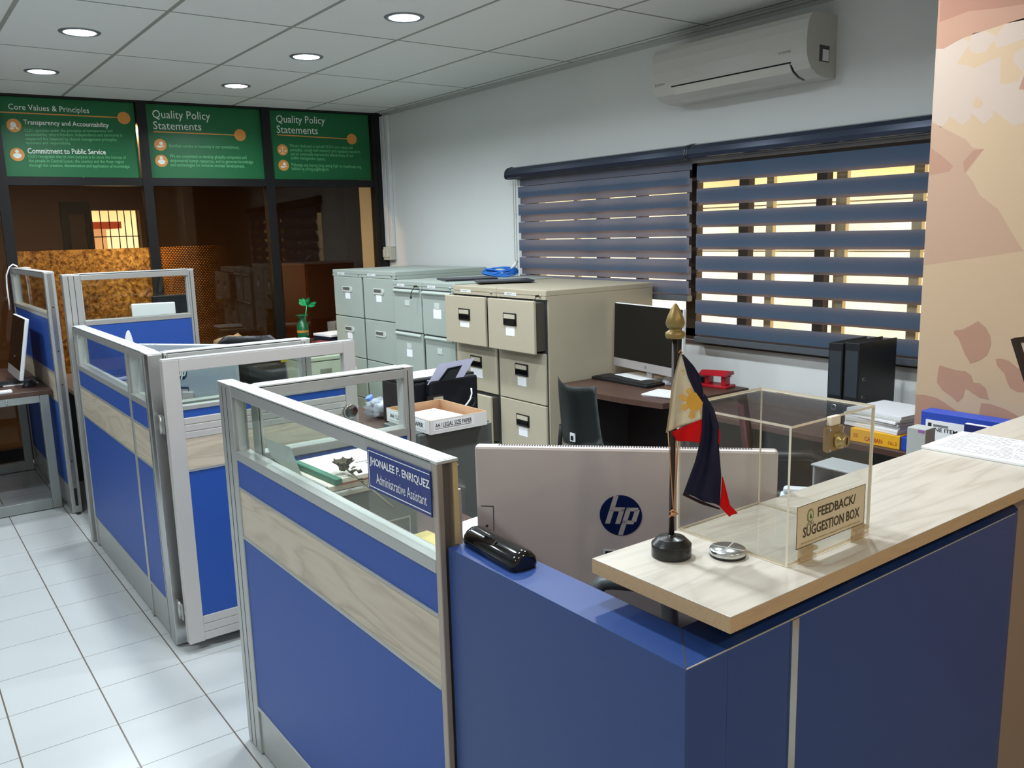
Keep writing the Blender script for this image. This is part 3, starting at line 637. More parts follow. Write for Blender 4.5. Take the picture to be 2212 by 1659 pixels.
# gate
t = thing('swing_gate', 'open low gate with a glazed top and white metal frame beside the front partition', 'gate', (-3.335, .83, 0))
gx0, gx1 = -3.336, -3.296; gm = mat('gate_frame_paint', (192, 188, 184), .35, .2)
b = B(); b.box(gx0, gx1, .822, .882, .045, 1.182, .002); b.box(gx0, gx1, 1.558, 1.612, .045, 1.182, .002); b.box(gx0, gx1, .882, 1.558, 1.135, 1.182, .002); b.build('frame', gm, t)
bx('top_edge', alub, t, gx0, gx1, .824, 1.61, 1.182, 1.186)
b = B(); b.box(gx0+.002, gx1-.002, .882, 1.558, .985, 1.003, .002); b.build('rail', alu, t)
bx('glass_pane', glass, t, -3.319, -3.313, .882, 1.558, 1.003, 1.135)
bx('fabric_panel', blue, t, gx0+.006, gx1-.006, .882, 1.558, .955, .985)
def slats(z0, z1, n, nm):
    b = B(); h = (z1-z0)/n
    for i in range(n): b.box(gx0+.003, gx1-.003, .882, 1.558, z0+i*h+.0012, z0+(i+1)*h-.0012, .002)
    b.box(gx0+.006, gx1-.006, .882, 1.558, z0, z1); b.build(nm, gm, t)
slats(.872, .955, 3, 'slatted_panel'); slats(.045, .148, 3, 'slatted_panel')
bx('wood_panel', woody, t, gx0+.005, gx1-.005, .882, 1.558, .752, .872); bx('rail', alu, t, gx0+.002, gx1-.002, .882, 1.558, .742, .752)
bx('fabric_panel', blue, t, gx0+.006, gx1-.006, .882, 1.558, .148, .742)
Rx = Matrix.Rotation(PI/2, 4, 'Y')
kb = PX(752, 887, gx1)
b = B(); b.lathe([(.026, 0), (.026, .022), (.031, .024), (.031, .030), (.027, .031), (.0001, .031)], M=Matrix.Translation((gx1, kb.y, kb.z)) @ Rx, seg=32); b.build('round_knob', chrome, t)
for z in (.93, .17):
    b = B(); b.box(-3.4015, -3.3995, .806, .846, z-.035, z+.035); b.box(-3.40, -3.336, .816, .8195, z-.035, z+.035); b.tube([(-3.37, .815, z-.037), (-3.37, .815, z+.037)], .006, 10)
    for dy, dz in ((.012, .02), (.03, .02), (.012, -.02), (.03, -.02)): b.lathe([(.0035, 0), (.0025, .0015), (.0001, .0016)], M=Matrix.Translation((-3.3995, .806+dy, z+dz)) @ Rx, seg=10)
    b.build('hinge', steel, t)

# name plate hung on the front partition glass
t = thing('name_plate', 'blue name plate with white lettering hung on the front partition glass', 'name plate', (-1.47, .805, 1.11))
NX0, NX1, NZ0, NZ1 = -1.60, -1.343, 1.088, 1.178
bx('plate', mat('plate_blue', (22, 44, 118), .35), t, NX0, NX1, .7965, .7995, NZ0, NZ1)
wl_ = mat('plate_white', (235, 236, 238), .5)
b = B(); y0, y1 = .7958, .7964
for x0, x1, z0, z1 in ((NX0+.005, NX1-.002, NZ0+.006, NZ0+.0078), (NX0+.005, NX1-.002, NZ1-.006, NZ1-.0045), (NX0+.005, NX0+.0068, NZ0+.006, NZ1-.006)): b.box(x0, x1, y0, y1, z0, z1)
b.build('border', wl_, t)
text('lettering', [('JHONALEE P. ENRIQUEZ', (NX0+.012, .7962, 1.139), (1, 0, 0), (0, 0, 1), .243, .022, .0004, .02)], wl_, t)
text('lettering', [('Administrative Assistant', (NX0+.037, .7962, 1.107), (1, 0, 0), (0, 0, 1), .205, .022, .0004)], wl_, t)
bx('clear_hanger', acry, t, NX0-.012, NX1, .7995, .8005, 1.03, 1.199)

# ------------------------------------------------------------------ reception counter
t = thing('reception_counter', 'blue reception counter with a raised pale wood top in the right foreground', 'counter', (-.85, 1.8, 0))
ZL = 1.03
b = B(); b.box(-1.318, -.722, .815, .903, .0, ZL); b.build('end_panel', bluec, t)
b = B(); b.prism([(-.722, .9035), (-.722, 1.80), (-.728, 1.83), (-.745, 1.853), (-.775, 1.866), (-.81, 1.868), (-.81, .9035)], (0, 0, 0), (1, 0, 0), (0, 1, 0), (0, 0, ZL)); b.build('front_panel', bluec, t)
seam = mat('worn_edge', (178, 174, 160), .6)
bx('edge_line', seam, t, -.7225, -.7212, .816, 1.80, ZL-.001, ZL+.0006)
b = B(); b.prism([(0, 0), (.0012, .0012), (-.0872, .0892), (-.0884, .088)], (-.7225, .8155, ZL+.0002), (1, 0, 0), (0, 1, 0), (0, 0, .0004)); b.build('mitre_line', alud, t)
bx('metal_strip', chrome, t, -.7218, -.7185, 1.050, 1.067, 0, ZL-.0005)
bx('recessed_fascia', bluec, t, -.80, -.785, .96, 1.80, ZL+.0006, 1.0754)
for y in (.99, 1.29, 1.66):
    B().lathe([(.010, 0), (.010, .003), (.007, .004), (.007, .040), (.010, .041), (.010, .0445)], (-.772, y, ZL), 24).build('standoff', chrome, t)
TX0, TX1, TY0, TY1 = -.970, -.692, .870, 2.849
b = B(); b.box(TX0, TX1, TY0, TY1, 1.0755, 1.0985); b.mi = 1; b.box(TX0, TX1, TY0, TY1, 1.0985, 1.10, .0006)
b.build('countertop', [wedge, wtop], t)
bx('support_panel', mat('tan_support', (150, 128, 110), .6), t, -.90, -.80, 1.90, 2.849, 0, 1.0755)
bx('work_surface', brown, t, -1.62, -.815, .9035, 2.849, .722, .75)
bx('work_surface_leg', alu, t, -1.20, -1.16, .95, 2.8, 0, .722)

# ------------------------------------------------------------------ desk and cabinets by the window
def desk(label, x0, x1, y0, y1, top, legs=True, th=.028, extra=None):
    t = thing('desk', label, 'desk', ((x0+x1)/2, (y0+y1)/2, 0))
    bx('desktop', brown, t, x0, x1, y0, y1, top-th, top, .003)
    if legs:
        for x in (x0+.02, x1-.045): bx('leg_panel', mat('desk_panel', (70, 66, 66), .5), t, x, x+.025, y0+.05, y1-.02, 0, top-th)
        bx('modesty_panel', mat('desk_panel2', (40, 30, 27), .5), t, x0+.046, x1-.046, y1-.10, y1-.08, .2, top-th)
    return t
t = thing('desk', 'brown desk under the window with the monitor on it', 'desk', (-3.2, 3.4, 0))
b = B(); pts = [(-3.615, 3.62), (-2.79, 3.62), (-2.79, 3.14)] + [(-2.82-.78*k/10, 3.0-.05*math.sin(PI*k/10)) for k in range(11)]
b.prism([(p[0], p[1]) for p in pts], (0, 0, .752), (1, 0, 0), (0, 1, 0), (0, 0, .028)); b.build('desktop', brown, t)
bx('leg_panel', mat('leg_grey', (120, 118, 114), .5, .2), t, -2.90, -2.865, 3.16, 3.58, 0, .752); bx('leg_panel', mat('desk_panel', (70, 66, 66), .5), t, -3.60, -3.57, 3.08, 3.58, 0, .752)
bx('modesty_panel', mat('desk_panel2', (40, 30, 27), .5), t, -3.57, -2.90, 3.50, 3.52, .1, .752)
t = desk('brown desk with a cable grommet under the right-hand blind, holding the two black binders', -2.852, -1.46, 3.13, 3.80, .735)
gp = PZ(1690, 847, .737); B().lathe([(.032, 0), (.034, .004), (.0001, .005)], (gp.x, gp.y, .735), 24).build('grommet', black, t)

def drawer(b_m, t, x0, x1, yf, z0, z1, out, style, lab=None):
    f = B(); f.box(x0, x1, yf-out-.018, yf-out, z0, z1, .004); d = f.build('drawer', b_m, t)
    if out > .01: bx('drawer_side', mat('drawer_side_dark', (70, 66, 58), .6), d, x0+.012, x1-.012, yf-out, yf-.0005, z0+.012, z1-.012)
    y = yf-out-.018; xm = (x0+x1)/2
    if style == 'frame':
        zt = z1-.075
        b = B(); b.box(xm-.062, xm+.062, y-.004, y, zt-.072, zt, .002); b.build('handle_plate', black, d)
        bx('card_holder', mat('card_holder', (190, 182, 160), .4), d, xm-.050, xm+.050, y-.008, y-.004, zt-.032, zt-.008)
        bx('handle_grip', blackg, d, xm-.054, xm+.054, y-.010, y-.004, zt-.066, zt-.036, .003)
        lz = zt-.08
    elif style == 'lip':
        b = B(); b.prism([(y, z1-.002), (y-.016, z1-.014), (y-.016, z1-.020), (y, z1-.034)], (x0+.012, 0, 0), (0, 1, 0), (0, 0, 1), (x1-x0-.024, 0, 0)); b.build('pull_lip', b_m, d)
        bx('pull_shadow', alud, d, x0+.010, x1-.010, y-.0012, y-.0002, z1-.004, z1+.006)
        b = B(); b.box(xm-.030, xm+.030, y-.003, y, z1-.115, z1-.078); b.build('card_holder', mat('pale_holder', (198, 206, 200), .4), d); lz = z1-.118
    else:
        b = B(); b.box(xm-.078, xm+.060, y-.005, y, z1-.118, z1-.075, .002); b.lathe([(.0215, 0), (.0215, .005)], M=Matrix.Translation((xm+.060, y, z1-.0965)) @ Matrix.Rotation(PI/2, 4, 'X'), seg=20); b.build('handle_plate', mat('pale_holder', (198, 206, 200), .4), d)
        bx('handle_recess', mat('recess_grey', (92, 90, 84), .5), d, xm-.066, xm+.040, y-.0062, y-.0048, z1-.103, z1-.080)
        lz = z1-.122
    if lab:
        w, h, tx = lab; o = B(); o.box(xm-w/2, xm+w/2, y-.0012, y, lz-h, lz); c = o.build('label_card', paper, d)
    return d
def cabinet(label, x0, x1, yf, yb, top, m, style, outs, labs, title, keys=False, band=.05, group=None, base=.055):
    t = thing('filing_cabinet', label, 'filing cabinet', ((x0+x1)/2, (yf+yb)/2, 0), 0, group)
    b = B(); b.box(x0+.001, x1-.001, yf, yb, 0, top-.03, .002); b.box(x0, x1, yf-.016, yb+.003, top-.03, top, .003); b.build('body', m, t)
    b = B(); b.box(x0+.002, x1-.002, yf-.017, yf, top-band, top-.031); b.build('top_band', m, t)
    bx('drawer_gap', alud, t, x0+.01, x1-.01, yf-.006, yf-.0002, base-.006, top-band)
    h = (top-band-base)/4
    for i in range(4):
        z1 = top-band-.003-i*h; drawer(m, t, x0+.014, x1-.014, yf, z1-h+.006, z1, outs[i], style, labs[i])
    bx('label_strip', paper, t, x0+(x1-x0)*.18, x0+(x1-x0)*.42, yf-.0185, yf-.017, top-band+.012, top-band+.028)
    text('label_lettering', [(title, (x0+(x1-x0)*.20, yf-.0187, top-band+.016), (1, 0, 0), (0, 0, 1), (x1-x0)*.20, .009)], ink, t)
    B().lathe([(.008, 0), (.008, .004), (.005, .006), (.0001, .006)], M=Matrix.Translation((x1-.05, yf-.017, top-band+.02)) @ Matrix.Rotation(PI/2, 4, 'X'), seg=16).build('lock', steel, t)
    if keys:
        b = B(); b.box(x1-.052, x1-.048, yf-.05, yf-.022, top-band+.014, top-band+.026); b.tube([(x1-.05, yf-.048, top-band+.012), (x1-.07, yf-.06, top-band-.02), (x1-.075, yf-.06, top-band-.05)], .003, 6)
        b.lathe([(.010, -.0015), (.010, .0015)], M=Matrix.Translation((x1-.075, yf-.06, top-band-.055)) @ Matrix.Rotation(PI/2, 4, 'X'), seg=12)
        b.build('key', mat('dark_key', (60, 56, 48), .4, .6), t)
    return t
s = (.06, .03, 0); lb = (.082, .05, 'x'); sm = (.098, .034, 'x')
tw = cabinet('beige four-drawer filing cabinet on the right end, key hanging from its lock', -4.088, -3.625, 2.95, 3.765, 1.30, tan, 'frame', [.075, 0, 0, 0], [lb, lb, lb, None], 'CABINET # 6', True)
tv = cabinet('beige four-drawer filing cabinet with top and third drawers pulled out', -4.552, -4.090, 2.95, 3.765, 1.30, tan, 'frame', [.075, 0, .055, 0], [sm, (.13, .055, 'x'), sm, None], 'CABINET # 5')
cabinet('grey-green filing cabinet touching the beige cabinets, black frame resting on top', -4.955, -4.556, 2.96, 3.765, 1.308, grn, 'lip', [.01, 0, 0, 0], [(.095, .062, 'x'), None, None, None], 'CABINET # 4')
cabinet('grey-green filing cabinet with full-width pulls and a key in its lock, left of its twin', -5.362, -4.959, 2.96, 3.765, 1.308, grn, 'lip', [0, 0, 0, 0], [None, (.075, .055, 'x'), None, None], 'CABINET # 3', True)
cabinet('tall grey-green filing cabinet with cup handles, next to the lower grey pair', -5.885, -5.372, 2.99, 3.765, 1.365, grn, 'cup', [0, 0, 0, 0], [lb, None, None, None], 'CABINET # 2')
cabinet('tall grey-green filing cabinet with cup handles, leftmost of the row', -6.40, -5.888, 2.99, 3.765, 1.365, grn, 'cup', [0, 0, 0, 0], [lb, lb, None, None], 'CABINET # 1')

t = thing('coiled_cable', 'bundle of blue network cable lying on top of the filing cabinets', 'cable', (-5.0, 3.55, 1.31))
b = B(); c0 = Vector((-4.985, 3.62, 1.333)); dx = Vector((.75, .66, 0))
for k in range(7):
    rr = .11+.012*random.uniform(-1, 1); ph = random.uniform(0, 6); pts = []
    for i in range(25):
        a = 2*PI*i/24; pts.append(c0 + dx*(rr*1.15*math.cos(a)) + Vector((-.66, .75, 0))*(.05*math.sin(a)+.006*k-.02) + Vector((0, 0, .006*k+.012*math.sin(a*2+ph)-.008)))
    b.tube(pts, .0055, 6)
b.build('loops', mat('cable_blue', (30, 110, 200), .4), t)
e0 = c0+dx*.08+Vector((0, 0, .03)); B().tube([e0, e0+Vector((.02, .02, .03)), e0+Vector((.0, .05, .05))], .011, 8).build('plug', white, t)
t = thing('picture_frame', 'black flat frame lying on the grey cabinets, the left of two', 'frame', (-4.97, 3.33, 1.308))
def flat(t, cx, cy, z, w, d, rz, h, m1, m2):
    M = Matrix.Translation((cx, cy, z)) @ Matrix.Rotation(rz, 4, 'Z')
    B().box(-w/2, w/2, -d/2, d/2, 0, h, .002, M).build('frame_border', m1, t); B().box(-w/2+.02, w/2-.02, -d/2+.02, d/2-.02, h, h+.001, 0, M).build('frame_back', m2, t)
fb = mat('frame_dark', (26, 27, 36), .35)
flat(t, -4.90, 3.27, 1.3085, .30, .36, -.35, .012, fb, mat('frame_back', (44, 46, 56), .4))
t = thing('picture_frame', 'thin black frame lying on the beige cabinets, the right of two', 'frame', (-4.6, 3.3, 1.308))
flat(t, -4.47, 3.27, 1.3085, .26, .36, -.5, .010, fb, mat('frame_back', (44, 46, 56), .4))

# ------------------------------------------------------------------ computers
def hp_logo(t, P, U, V, r, dark, pale, off):
    N = U.cross(V).normalized()
    b = B(); b.prism([(r*math.cos(k*PI/24), r*math.sin(k*PI/24)) for k in range(48)], P+N*off, U, V, N*.0008); b.build('badge_disc', dark, t)
    b = B(); sl = .30; w = .115
    def bar(x, y0, y1, ww=w): b.prism([((x+sl*y0)*r, y0*r), ((x+ww*2+sl*y0)*r, y0*r), ((x+ww*2+sl*y1)*r, y1*r), ((x+sl*y1)*r, y1*r)], P+N*(off+.0009), U, V, N*.0004)
    def hb(x0, x1, y0, y1): b.prism([((x0+sl*y0)*r, y0*r), ((x1+sl*y0)*r, y0*r), ((x1+sl*y1)*r, y1*r), ((x0+sl*y1)*r, y1*r)], P+N*(off+.0009), U, V, N*.0004)
    bar(-.62, -.42, .97); bar(-.14, -.42, .36); hb(-.62, .09, .20, .40)          # h
    bar(.16, -.97, .40); bar(.58, -.30, .30); hb(.16, .72, .22, .40); hb(.16, .72, -.42, -.24)   # p
    b.build('badge_letters', pale, t)
def computer(label, center, bn_, w, h, zb, ztop, tilt=0, logo=None, back=white, chin=.035, th=.02, foot=True, deskz=.75, group='all-in-one computers', vents=False, label_sticker=False):
    """flat screen; bn_ = horizontal normal of its back"""
    bn_ = Vector(bn_).normalized(); rz = math.atan2(-bn_.x, bn_.y)
    t = thing('desktop_computer', label, 'computer', (center[0], center[1], deskz), rz, group)
    Mt = Matrix.Translation((0, 0, zb-deskz)) @ Matrix.Rotation(-tilt, 4, 'X'); H = ztop-zb
    b = B(); b.box(-w/2, w/2, -.004, th, 0, H, .006, Mt); b.build('shell', back, t, True)
    b = B(); b.box(-w/2+.004, w/2-.004, -.0065, -.0042, chin, H-.004, .0008, Mt); b.build('screen', screen, t, True)
    bx_ = B(); bx_.box(-w/2+.002, w/2-.002, -.0060, -.0042, .002, chin-.001, .0006, Mt); bx_.build('chin', silver, t, True)
    if foot:
        b = B(); M2 = Matrix.Identity(4)
        b.box(-.03, .03, th+.002, th+.018, 0, zb-deskz+H*.32, .006, Matrix.Translation((0, .012, .008)) @ Matrix.Rotation(.10, 4, 'X')); b.build('stand_neck', silver, t, True)
        b = B(); b.box(-.12, .12, -.08, .12, .0005, .009, .004); b.build('stand_foot', silver, t, True)
    if vents:
        b = B()
        for i in range(96): 
            x = -w/2+.05+i*(w-.10)/95; b.box(x-.0014, x+.0014, .004, .014, H, H+.0006, 0, Mt)
        b.build('vent_slots', black, t, True)
    return t, Mt, rz
cl, cr_ = PZ(1025, 963, 1.19), PZ(1682, 974, 1.19); ctr = (cl+cr_)/2; dv = (cr_-cl); nb = Vector((dv.y, -dv.x, 0)).normalized()
backm = mat('satin_back', (200, 188, 184), .36, .1)
t, Mt, rz = computer('large all-in-one computer seen from behind, beside the counter top', ctr-nb*.02, nb, dv.length, .36, .772, 1.19, 0, back=backm, vents=True, foot=False, th=.022)
Mw = ROOT[t.name]
def plane_hit(px, py, p0, n): d = ray(px, py); o = Vector((0, 0, EYE)); return o + d*((p0-o).dot(n)/d.dot(n))
bp0 = Mw @ Vector((0, .022, 0)); U = (Mw.to_3x3() @ Vector((-1, 0, 0))).normalized()
hp_logo(t, plane_hit(1341, 1113, bp0, nb), U, Vector((0, 0, 1)), .0425, mat('badge_navy', (24, 34, 78), .15, .2), mat('badge_silver', (196, 188, 184), .35, .3), .0003)
b = B(); q = plane_hit(1039, 1092, bp0, nb); q2 = plane_hit(1066, 1096, bp0, nb); ww = (q2-q).length
b.prism([(0, 0), (ww, 0), (ww, -.0016), (0, -.0016)], q, U, (0, 0, 1), nb*.0006); b.prism([(ww, 0), (ww, -.10), (ww-.0014, -.10), (ww-.0014, 0)], q, U, (0, 0, 1), nb*.0006); b.build('port_cover_seam', alud, t)
q = plane_hit(1052, 1136, bp0, nb); b = B(); b.lathe([(.003, 0), (.003, .001)], M=Matrix.Translation(q) @ nb.to_track_quat('Z', 'Y').to_matrix().to_4x4(), seg=12); b.prism([(-.003, -.008), (.003, -.008), (.003, -.04), (-.003, -.04)], q, U, (0, 0, 1), nb*.0006); b.build('lock_slot', alud, t)
q = plane_hit(1304, 1186, bp0, nb); b = B(); b.prism([(0, 0), (.07, 0), (.07, -.045), (0, -.045)], q, U, (0, 0, 1), nb*.0005); b.mi = 1; b.prism([(.003, -.004), (.067, -.004), (.067, -.042), (.003, -.042)], q+nb*.0005, U, (0, 0, 1), nb*.0004); b.build('rating_label', [white, black], t)
# its stand: a hooped grey foot
sg = mat('stand_grey', (112, 118, 118), .4, .2)
hp0 = bp0+nb*.055
hoop = [plane_hit(x, y, hp0, nb) for x, y in ((1286, 1330), (1285, 1290), (1289, 1270), (1302, 1258), (1322, 1256), (1390, 1262), (1425, 1268), (1440, 1280), (1445, 1300), (1448, 1340))]
h0, h1 = hoop[0].copy(), hoop[-1].copy(); h0.z = h1.z = .762
b = B(); b.tube([h0]+hoop+[h1], .016, 12); b.build('stand_hoop', sg, t)
b = B(); b.box(-.17, .17, -.10, .10, .0005, .012, .005); b.build('stand_foot', sg, t, True)

cl, cr_ = PZ(1326, 653, 1.206), PZ(1474, 668, 1.206); ctr = (cl+cr_)/2; dv = cr_-cl; nb = Vector((-dv.y, dv.x, 0)).normalized()
t, Mt, rz = computer('all-in-one computer with a dark screen on the window desk', ctr, nb, dv.length, .368, .838, 1.206, .03, back=white, chin=.05, foot=False, deskz=.78)
b = B(); b.box(-.025, .025, .022, .035, .001, .20, .004); b.build('stand_neck', silver, t, True)
b = B(); b.box(-.22, .03, -.06, .10, .0005, .022, .004); b.build('stand_foot', white, t, True)
b = B(); b.box(-.007, .007, -.0066, -.0061, .018, .032, .001, Mt); b.build('chin_badge', mat('badge_grey', (120, 120, 122), .4), t, True)
cl, cr_ = PZ(293, 743, 1.15), PZ(506, 745, 1.15); ctr = (cl+cr_)/2; dv = cr_-cl; nb2 = Vector((dv.y, -dv.x, 0)).normalized()
t, Mt, rz = computer('all-in-one computer seen from behind through the open gate glass', ctr-nb2*.02, nb2, dv.length, .33, .81, 1.15, 0, back=mat('pale_back', (178, 186, 196), .35, .3), foot=True)
Mw = ROOT[t.name]; bp0 = Mw @ Vector((0, .02, 0)); U = (Mw.to_3x3() @ Vector((-1, 0, 0))).normalized()
hp_logo(t, plane_hit(391, 806, bp0, nb2), U, Vector((0, 0, 1)), .032, mat('badge_navy2', (30, 44, 66), .3), white, .0003)
q = plane_hit(384, 835, bp0, nb2); b = B(); b.prism([(0, 0), (.06, 0), (.06, -.045), (0, -.045)], q, U, (0, 0, 1), nb2*.0005); b.mi = 1; b.prism([(.008, -.012), (.055, -.012), (.055, -.04), (.008, -.04)], q+nb2*.0005, U, (0, 0, 1), nb2*.0004); b.build('rating_label', [mat('label_navy', (40, 52, 84), .5), silver], t)
t, Mt, rz = computer('all-in-one computer on the left desk, seen edge-on with its screen turned away', (-6.22, .645, 0), (0, 1, 0), .54, .37, .80, 1.185, .19, back=white, chin=.06)
t, Mt, rz = computer('white-backed computer half hidden behind the tall partition, near the glass wall', (-5.78, 1.425, 0), (1, -.25, 0), .26, .3, .93, 1.235, 0, back=white, foot=True)
t = thing('desktop_monitor', 'dark monitor behind the white-backed computer near the glass wall', 'monitor', (-6.1, 1.62, .75), .2)
B().box(-.13, .17, -.012, .012, .20, .51, .005, Matrix.Rotation(PI/2, 4, 'Z')).build('shell', black, t, True)
B().box(-.11, .15, -.0145, -.0122, .22, .49, 0, Matrix.Rotation(PI/2, 4, 'Z')).build('screen', mat('monitor_glow', (20, 26, 34), .15), t, True)
b = B(); b.box(-.02, .02, -.03, .03, .01, .22); b.box(-.09, .09, -.11, .11, .0005, .012, .004); b.build('stand', black, t, True)
# ------------------------------------------------------------------ on the counter
t = thing('suggestion_box', 'clear acrylic suggestion box with a lock on the pale counter top', 'suggestion box', (-.858, 1.183, 1.10))
SX0, SX1, SY0, SY1, SZ0, SZ1 = -.972, -.745, 1.070, 1.297, 1.1005, 1.320
def pane(nm, x0, x1, y0, y1, z0, z1, ax):
    tb = B(); tb.box(x0, x1, y0, y1, z0, z1)
    tb.b.faces.ensure_lookup_table()
    for f in tb.b.faces:
        c = f.normal; f.normal_update(); f.material_index = 0 if abs(f.normal[ax]) > .5 else 1
    return tb.build(nm, [acry, acre], t)
pane('front_wall', SX1-.004, SX1, SY0, SY1, SZ0, SZ1, 0); pane('back_wall', SX0, SX0+.004, SY0, SY1, SZ0, SZ1, 0)
pane('side_wall', SX0+.004, SX1-.004, SY0, SY0+.004, SZ0, SZ1, 1); pane('side_wall', SX0+.004, SX1-.004, SY1-.004, SY1, SZ0, SZ1, 1)
pane('lid', SX0, SX1, SY0, SY1, SZ1, SZ1+.004, 2); pane('base', SX0+.004, SX1-.004, SY0+.004, SY1-.004, SZ0, SZ0+.004, 2)
k = PX(1792, 945, SX1); cl_ = mat('lock_housing', (214, 196, 160), .18, .45)
b = B(); b.box(SX1+.0005, SX1+.012, k.y-.021, k.y+.021, k.z-.020, k.z+.020, .004); hs = b.build('lock_housing', thin_glass('amber_acrylic', (226, 208, 172), 2.0, .05, .22, (220, 196, 150)), t)
bx('lock_catch', acre, t, SX1+.0005, SX1+.010, k.y-.012, k.y+.014, k.z+.021, SZ1+.006, .002)
b = B(); b.lathe([(.013, .012), (.013, .018), (.0095, .019), (.0095, .026), (.008, .0275), (.0001, .0275)], M=Matrix.Translation((SX1, k.y+.004, k.z-.002)) @ Rx, seg=28); b.build('lock_barrel', mat('brass_lock', (196, 172, 120), .2, .95), t)
bx('keyhole', black, t, SX1+.0276, SX1+.0280, k.y+.0028, k.y+.0052, k.z-.007, k.z+.004)
b = B()
for dy in (-.017, .017):
    for dz in (-.016, .016): b.lathe([(.0022, .012), (.0022, .0135), (.0001, .0136)], M=Matrix.Translation((SX1, k.y+dy, k.z+dz)) @ Rx, seg=10)
b.build('lock_screws', steel, t)
for yy in (1.095, 1.24):
    b = B(); b.box(SX1+.0005, SX1+.004, yy, yy+.036, 1.1008, 1.1245); b.box(SX1+.004, SX1+.012, yy, yy+.036, 1.1195, 1.1245); b.tube([(SX1+.006, yy, 1.108), (SX1+.006, yy+.036, 1.108)], .0045, 10); b.build('hinge', thin_glass('hinge_acrylic%d' % int(yy*100), (236, 226, 205), 1.6, .05, .25, (230, 215, 190)), t)
py0, pz0 = PX(1718, 1188, SX1).y, PX(1718, 1188, SX1).z; py1 = PX(1866, 1100, SX1).y; pz1 = PX(1716, 1098, SX1).z
cardm = mat('label_card', (216, 200, 168), .6)
bx('label_card', cardm, t, SX1+.0003, SX1+.0009, py0, py1, pz0, pz1)
LW, LH = py1-py0, pz1-pz0; tk = mat('label_ink', (70, 58, 40), .6); Yv, Zv = (0, 1, 0), (0, 0, 1)
b = B(); 
for a in ((0, 0, LW, .0009), (0, LH-.0009, LW, LH), (0, 0, .0009, LH), (LW-.0009, 0, LW, LH)): b.box(SX1+.001, SX1+.0013, py0+a[0], py0+a[2], pz0+a[1], pz0+a[3])
b.build('label_border', tk, t)
text('lettering', [('FEEDBACK/', (SX1+.001, py0+LW*.29, pz0+LH*.60), Yv, Zv, LW*.56, LH*.24, .0004, .018)], tk, t)
text('lettering', [('SUGGESTION BOX', (SX1+.001, py0+LW*.09, pz0+LH*.22), Yv, Zv, LW*.83, LH*.25, .0004, .018)], tk, t)
text('small_print', [('Kindly drop your feedback or suggestion here for better service', (SX1+.001, py0+LW*.07, pz0+LH*.07), Yv, Zv, LW*.86, LH*.05, .0004, .0)], mat('faint_ink', (150, 128, 90), .7), t)
def ell(b, p, U, V, N, ru, rv, d, n=28): b.prism([(ru*math.cos(2*PI*i/n), rv*math.sin(2*PI*i/n)) for i in range(n)], p, U, V, Vector(N)*d)
sc = Vector((SX1+.001, py0+LW*.185, pz0+LH*.70)); b = B(); ell(b, sc, Yv, Zv, (1, 0, 0), LH*.125, LH*.165, .0004); b.mi = 1; ell(b, sc+Vector((.0004, 0, 0)), Yv, Zv, (1, 0, 0), LH*.085, LH*.12, .0003); b.mi = 2; b.prism([(-.003, -.004), (.003, -.004), (0, .005)], sc+Vector((.0008, 0, 0)), Yv, Zv, (.0003, 0, 0))
b.build('seal', [mat('seal_olive', (140, 134, 84), .6), mat('seal_pale', (206, 200, 164), .6), mat('seal_green', (40, 84, 60), .6)], t)
text('seal_lettering', [('CLSU', (SX1+.001, py0+LW*.135, pz0+LH*.48), Yv, Zv, LW*.10, LH*.06, .0004, .01)], mat('seal_green', (40, 84, 60), .6), t)

# desk flag
FC = Vector((-.896, .975, 1.10)); fr = Vector((.975, .896, 0)).normalized(); fd = Vector((-.896, .975, 0)).normalized()
t = thing('desk_flag', 'small national flag drooping from a black table stand', 'flag', FC)
B().lathe([(.0312, .0005), (.032, .0015), (.032, .0018), (.032, .0210), (.0319, .0213), (.0316, .0216), (.0225, .0306), (.0221, .0309), (.0216, .0311), (.008, .0335), (.0078, .0336), (.0075, .036), (.0065, .0362)], FC, 40).build('stand_base', mat('lacquered_black', (24, 24, 22), .25), t)
B().tube([FC+Vector((0, 0, .034)), FC+Vector((.003, .002, .36))], .0046, 14).build('pole', mat('dark_pole', (34, 22, 18), .35), t)
B().lathe([(.006, 0), (.0135, .001), (.0155, .005), (.0150, .010), (.0105, .013), (.0085, .0165), (.0125, .0175), (.0150, .024), (.0125, .034), (.0075, .045), (.0030, .053), (.0008, .055)], FC+Vector((.003, .002, .352)), 28).build('finial', gold, t)
depth0 = (FC-Vector((0, 0, EYE))).dot(fw)
def FP(x, y, d=0):      # flag-crop point, on an upright plane through the pole, d metres towards the camera
    px, py = 1380+x/3.769, 690+y/3.77; r = ray(px, py); o = Vector((0, 0, EYE)); k = (FC-fd*0-o).dot(fd)/r.dot(fd); p = o+r*k
    return p - fd*d
def lerp(a, c, s): return tuple(a[i]+(c[i]-a[i])*s for i in range(len(a)))
def along(pl, s):
    L = [0]
    for i in range(len(pl)-1): L.append(L[-1]+math.dist(pl[i][:2], pl[i+1][:2]))
    s *= L[-1]
    for i in range(len(pl)-1):
        if s <= L[i+1] or i == len(pl)-2: return lerp(pl[i], pl[i+1], min(1, (s-L[i])/max(1e-6, L[i+1]-L[i])))
def cloth(left, right, dl, dr, n=28, m=14, amp=.003, fr_=2.0, ph=0):
    rows = []
    for i in range(n+1):
        s = i/n; a, c = along(left, s), along(right, s); row = []
        for j in range(m+1):
            u = j/m; x, y = a[0]+(c[0]-a[0])*u, a[1]+(c[1]-a[1])*u
            row.append(FP(x, y, dl+(dr-dl)*u+amp*math.sin(u*PI*fr_+ph+s*2.2)*min(1, s*3)))
        rows.append(row)
    return rows
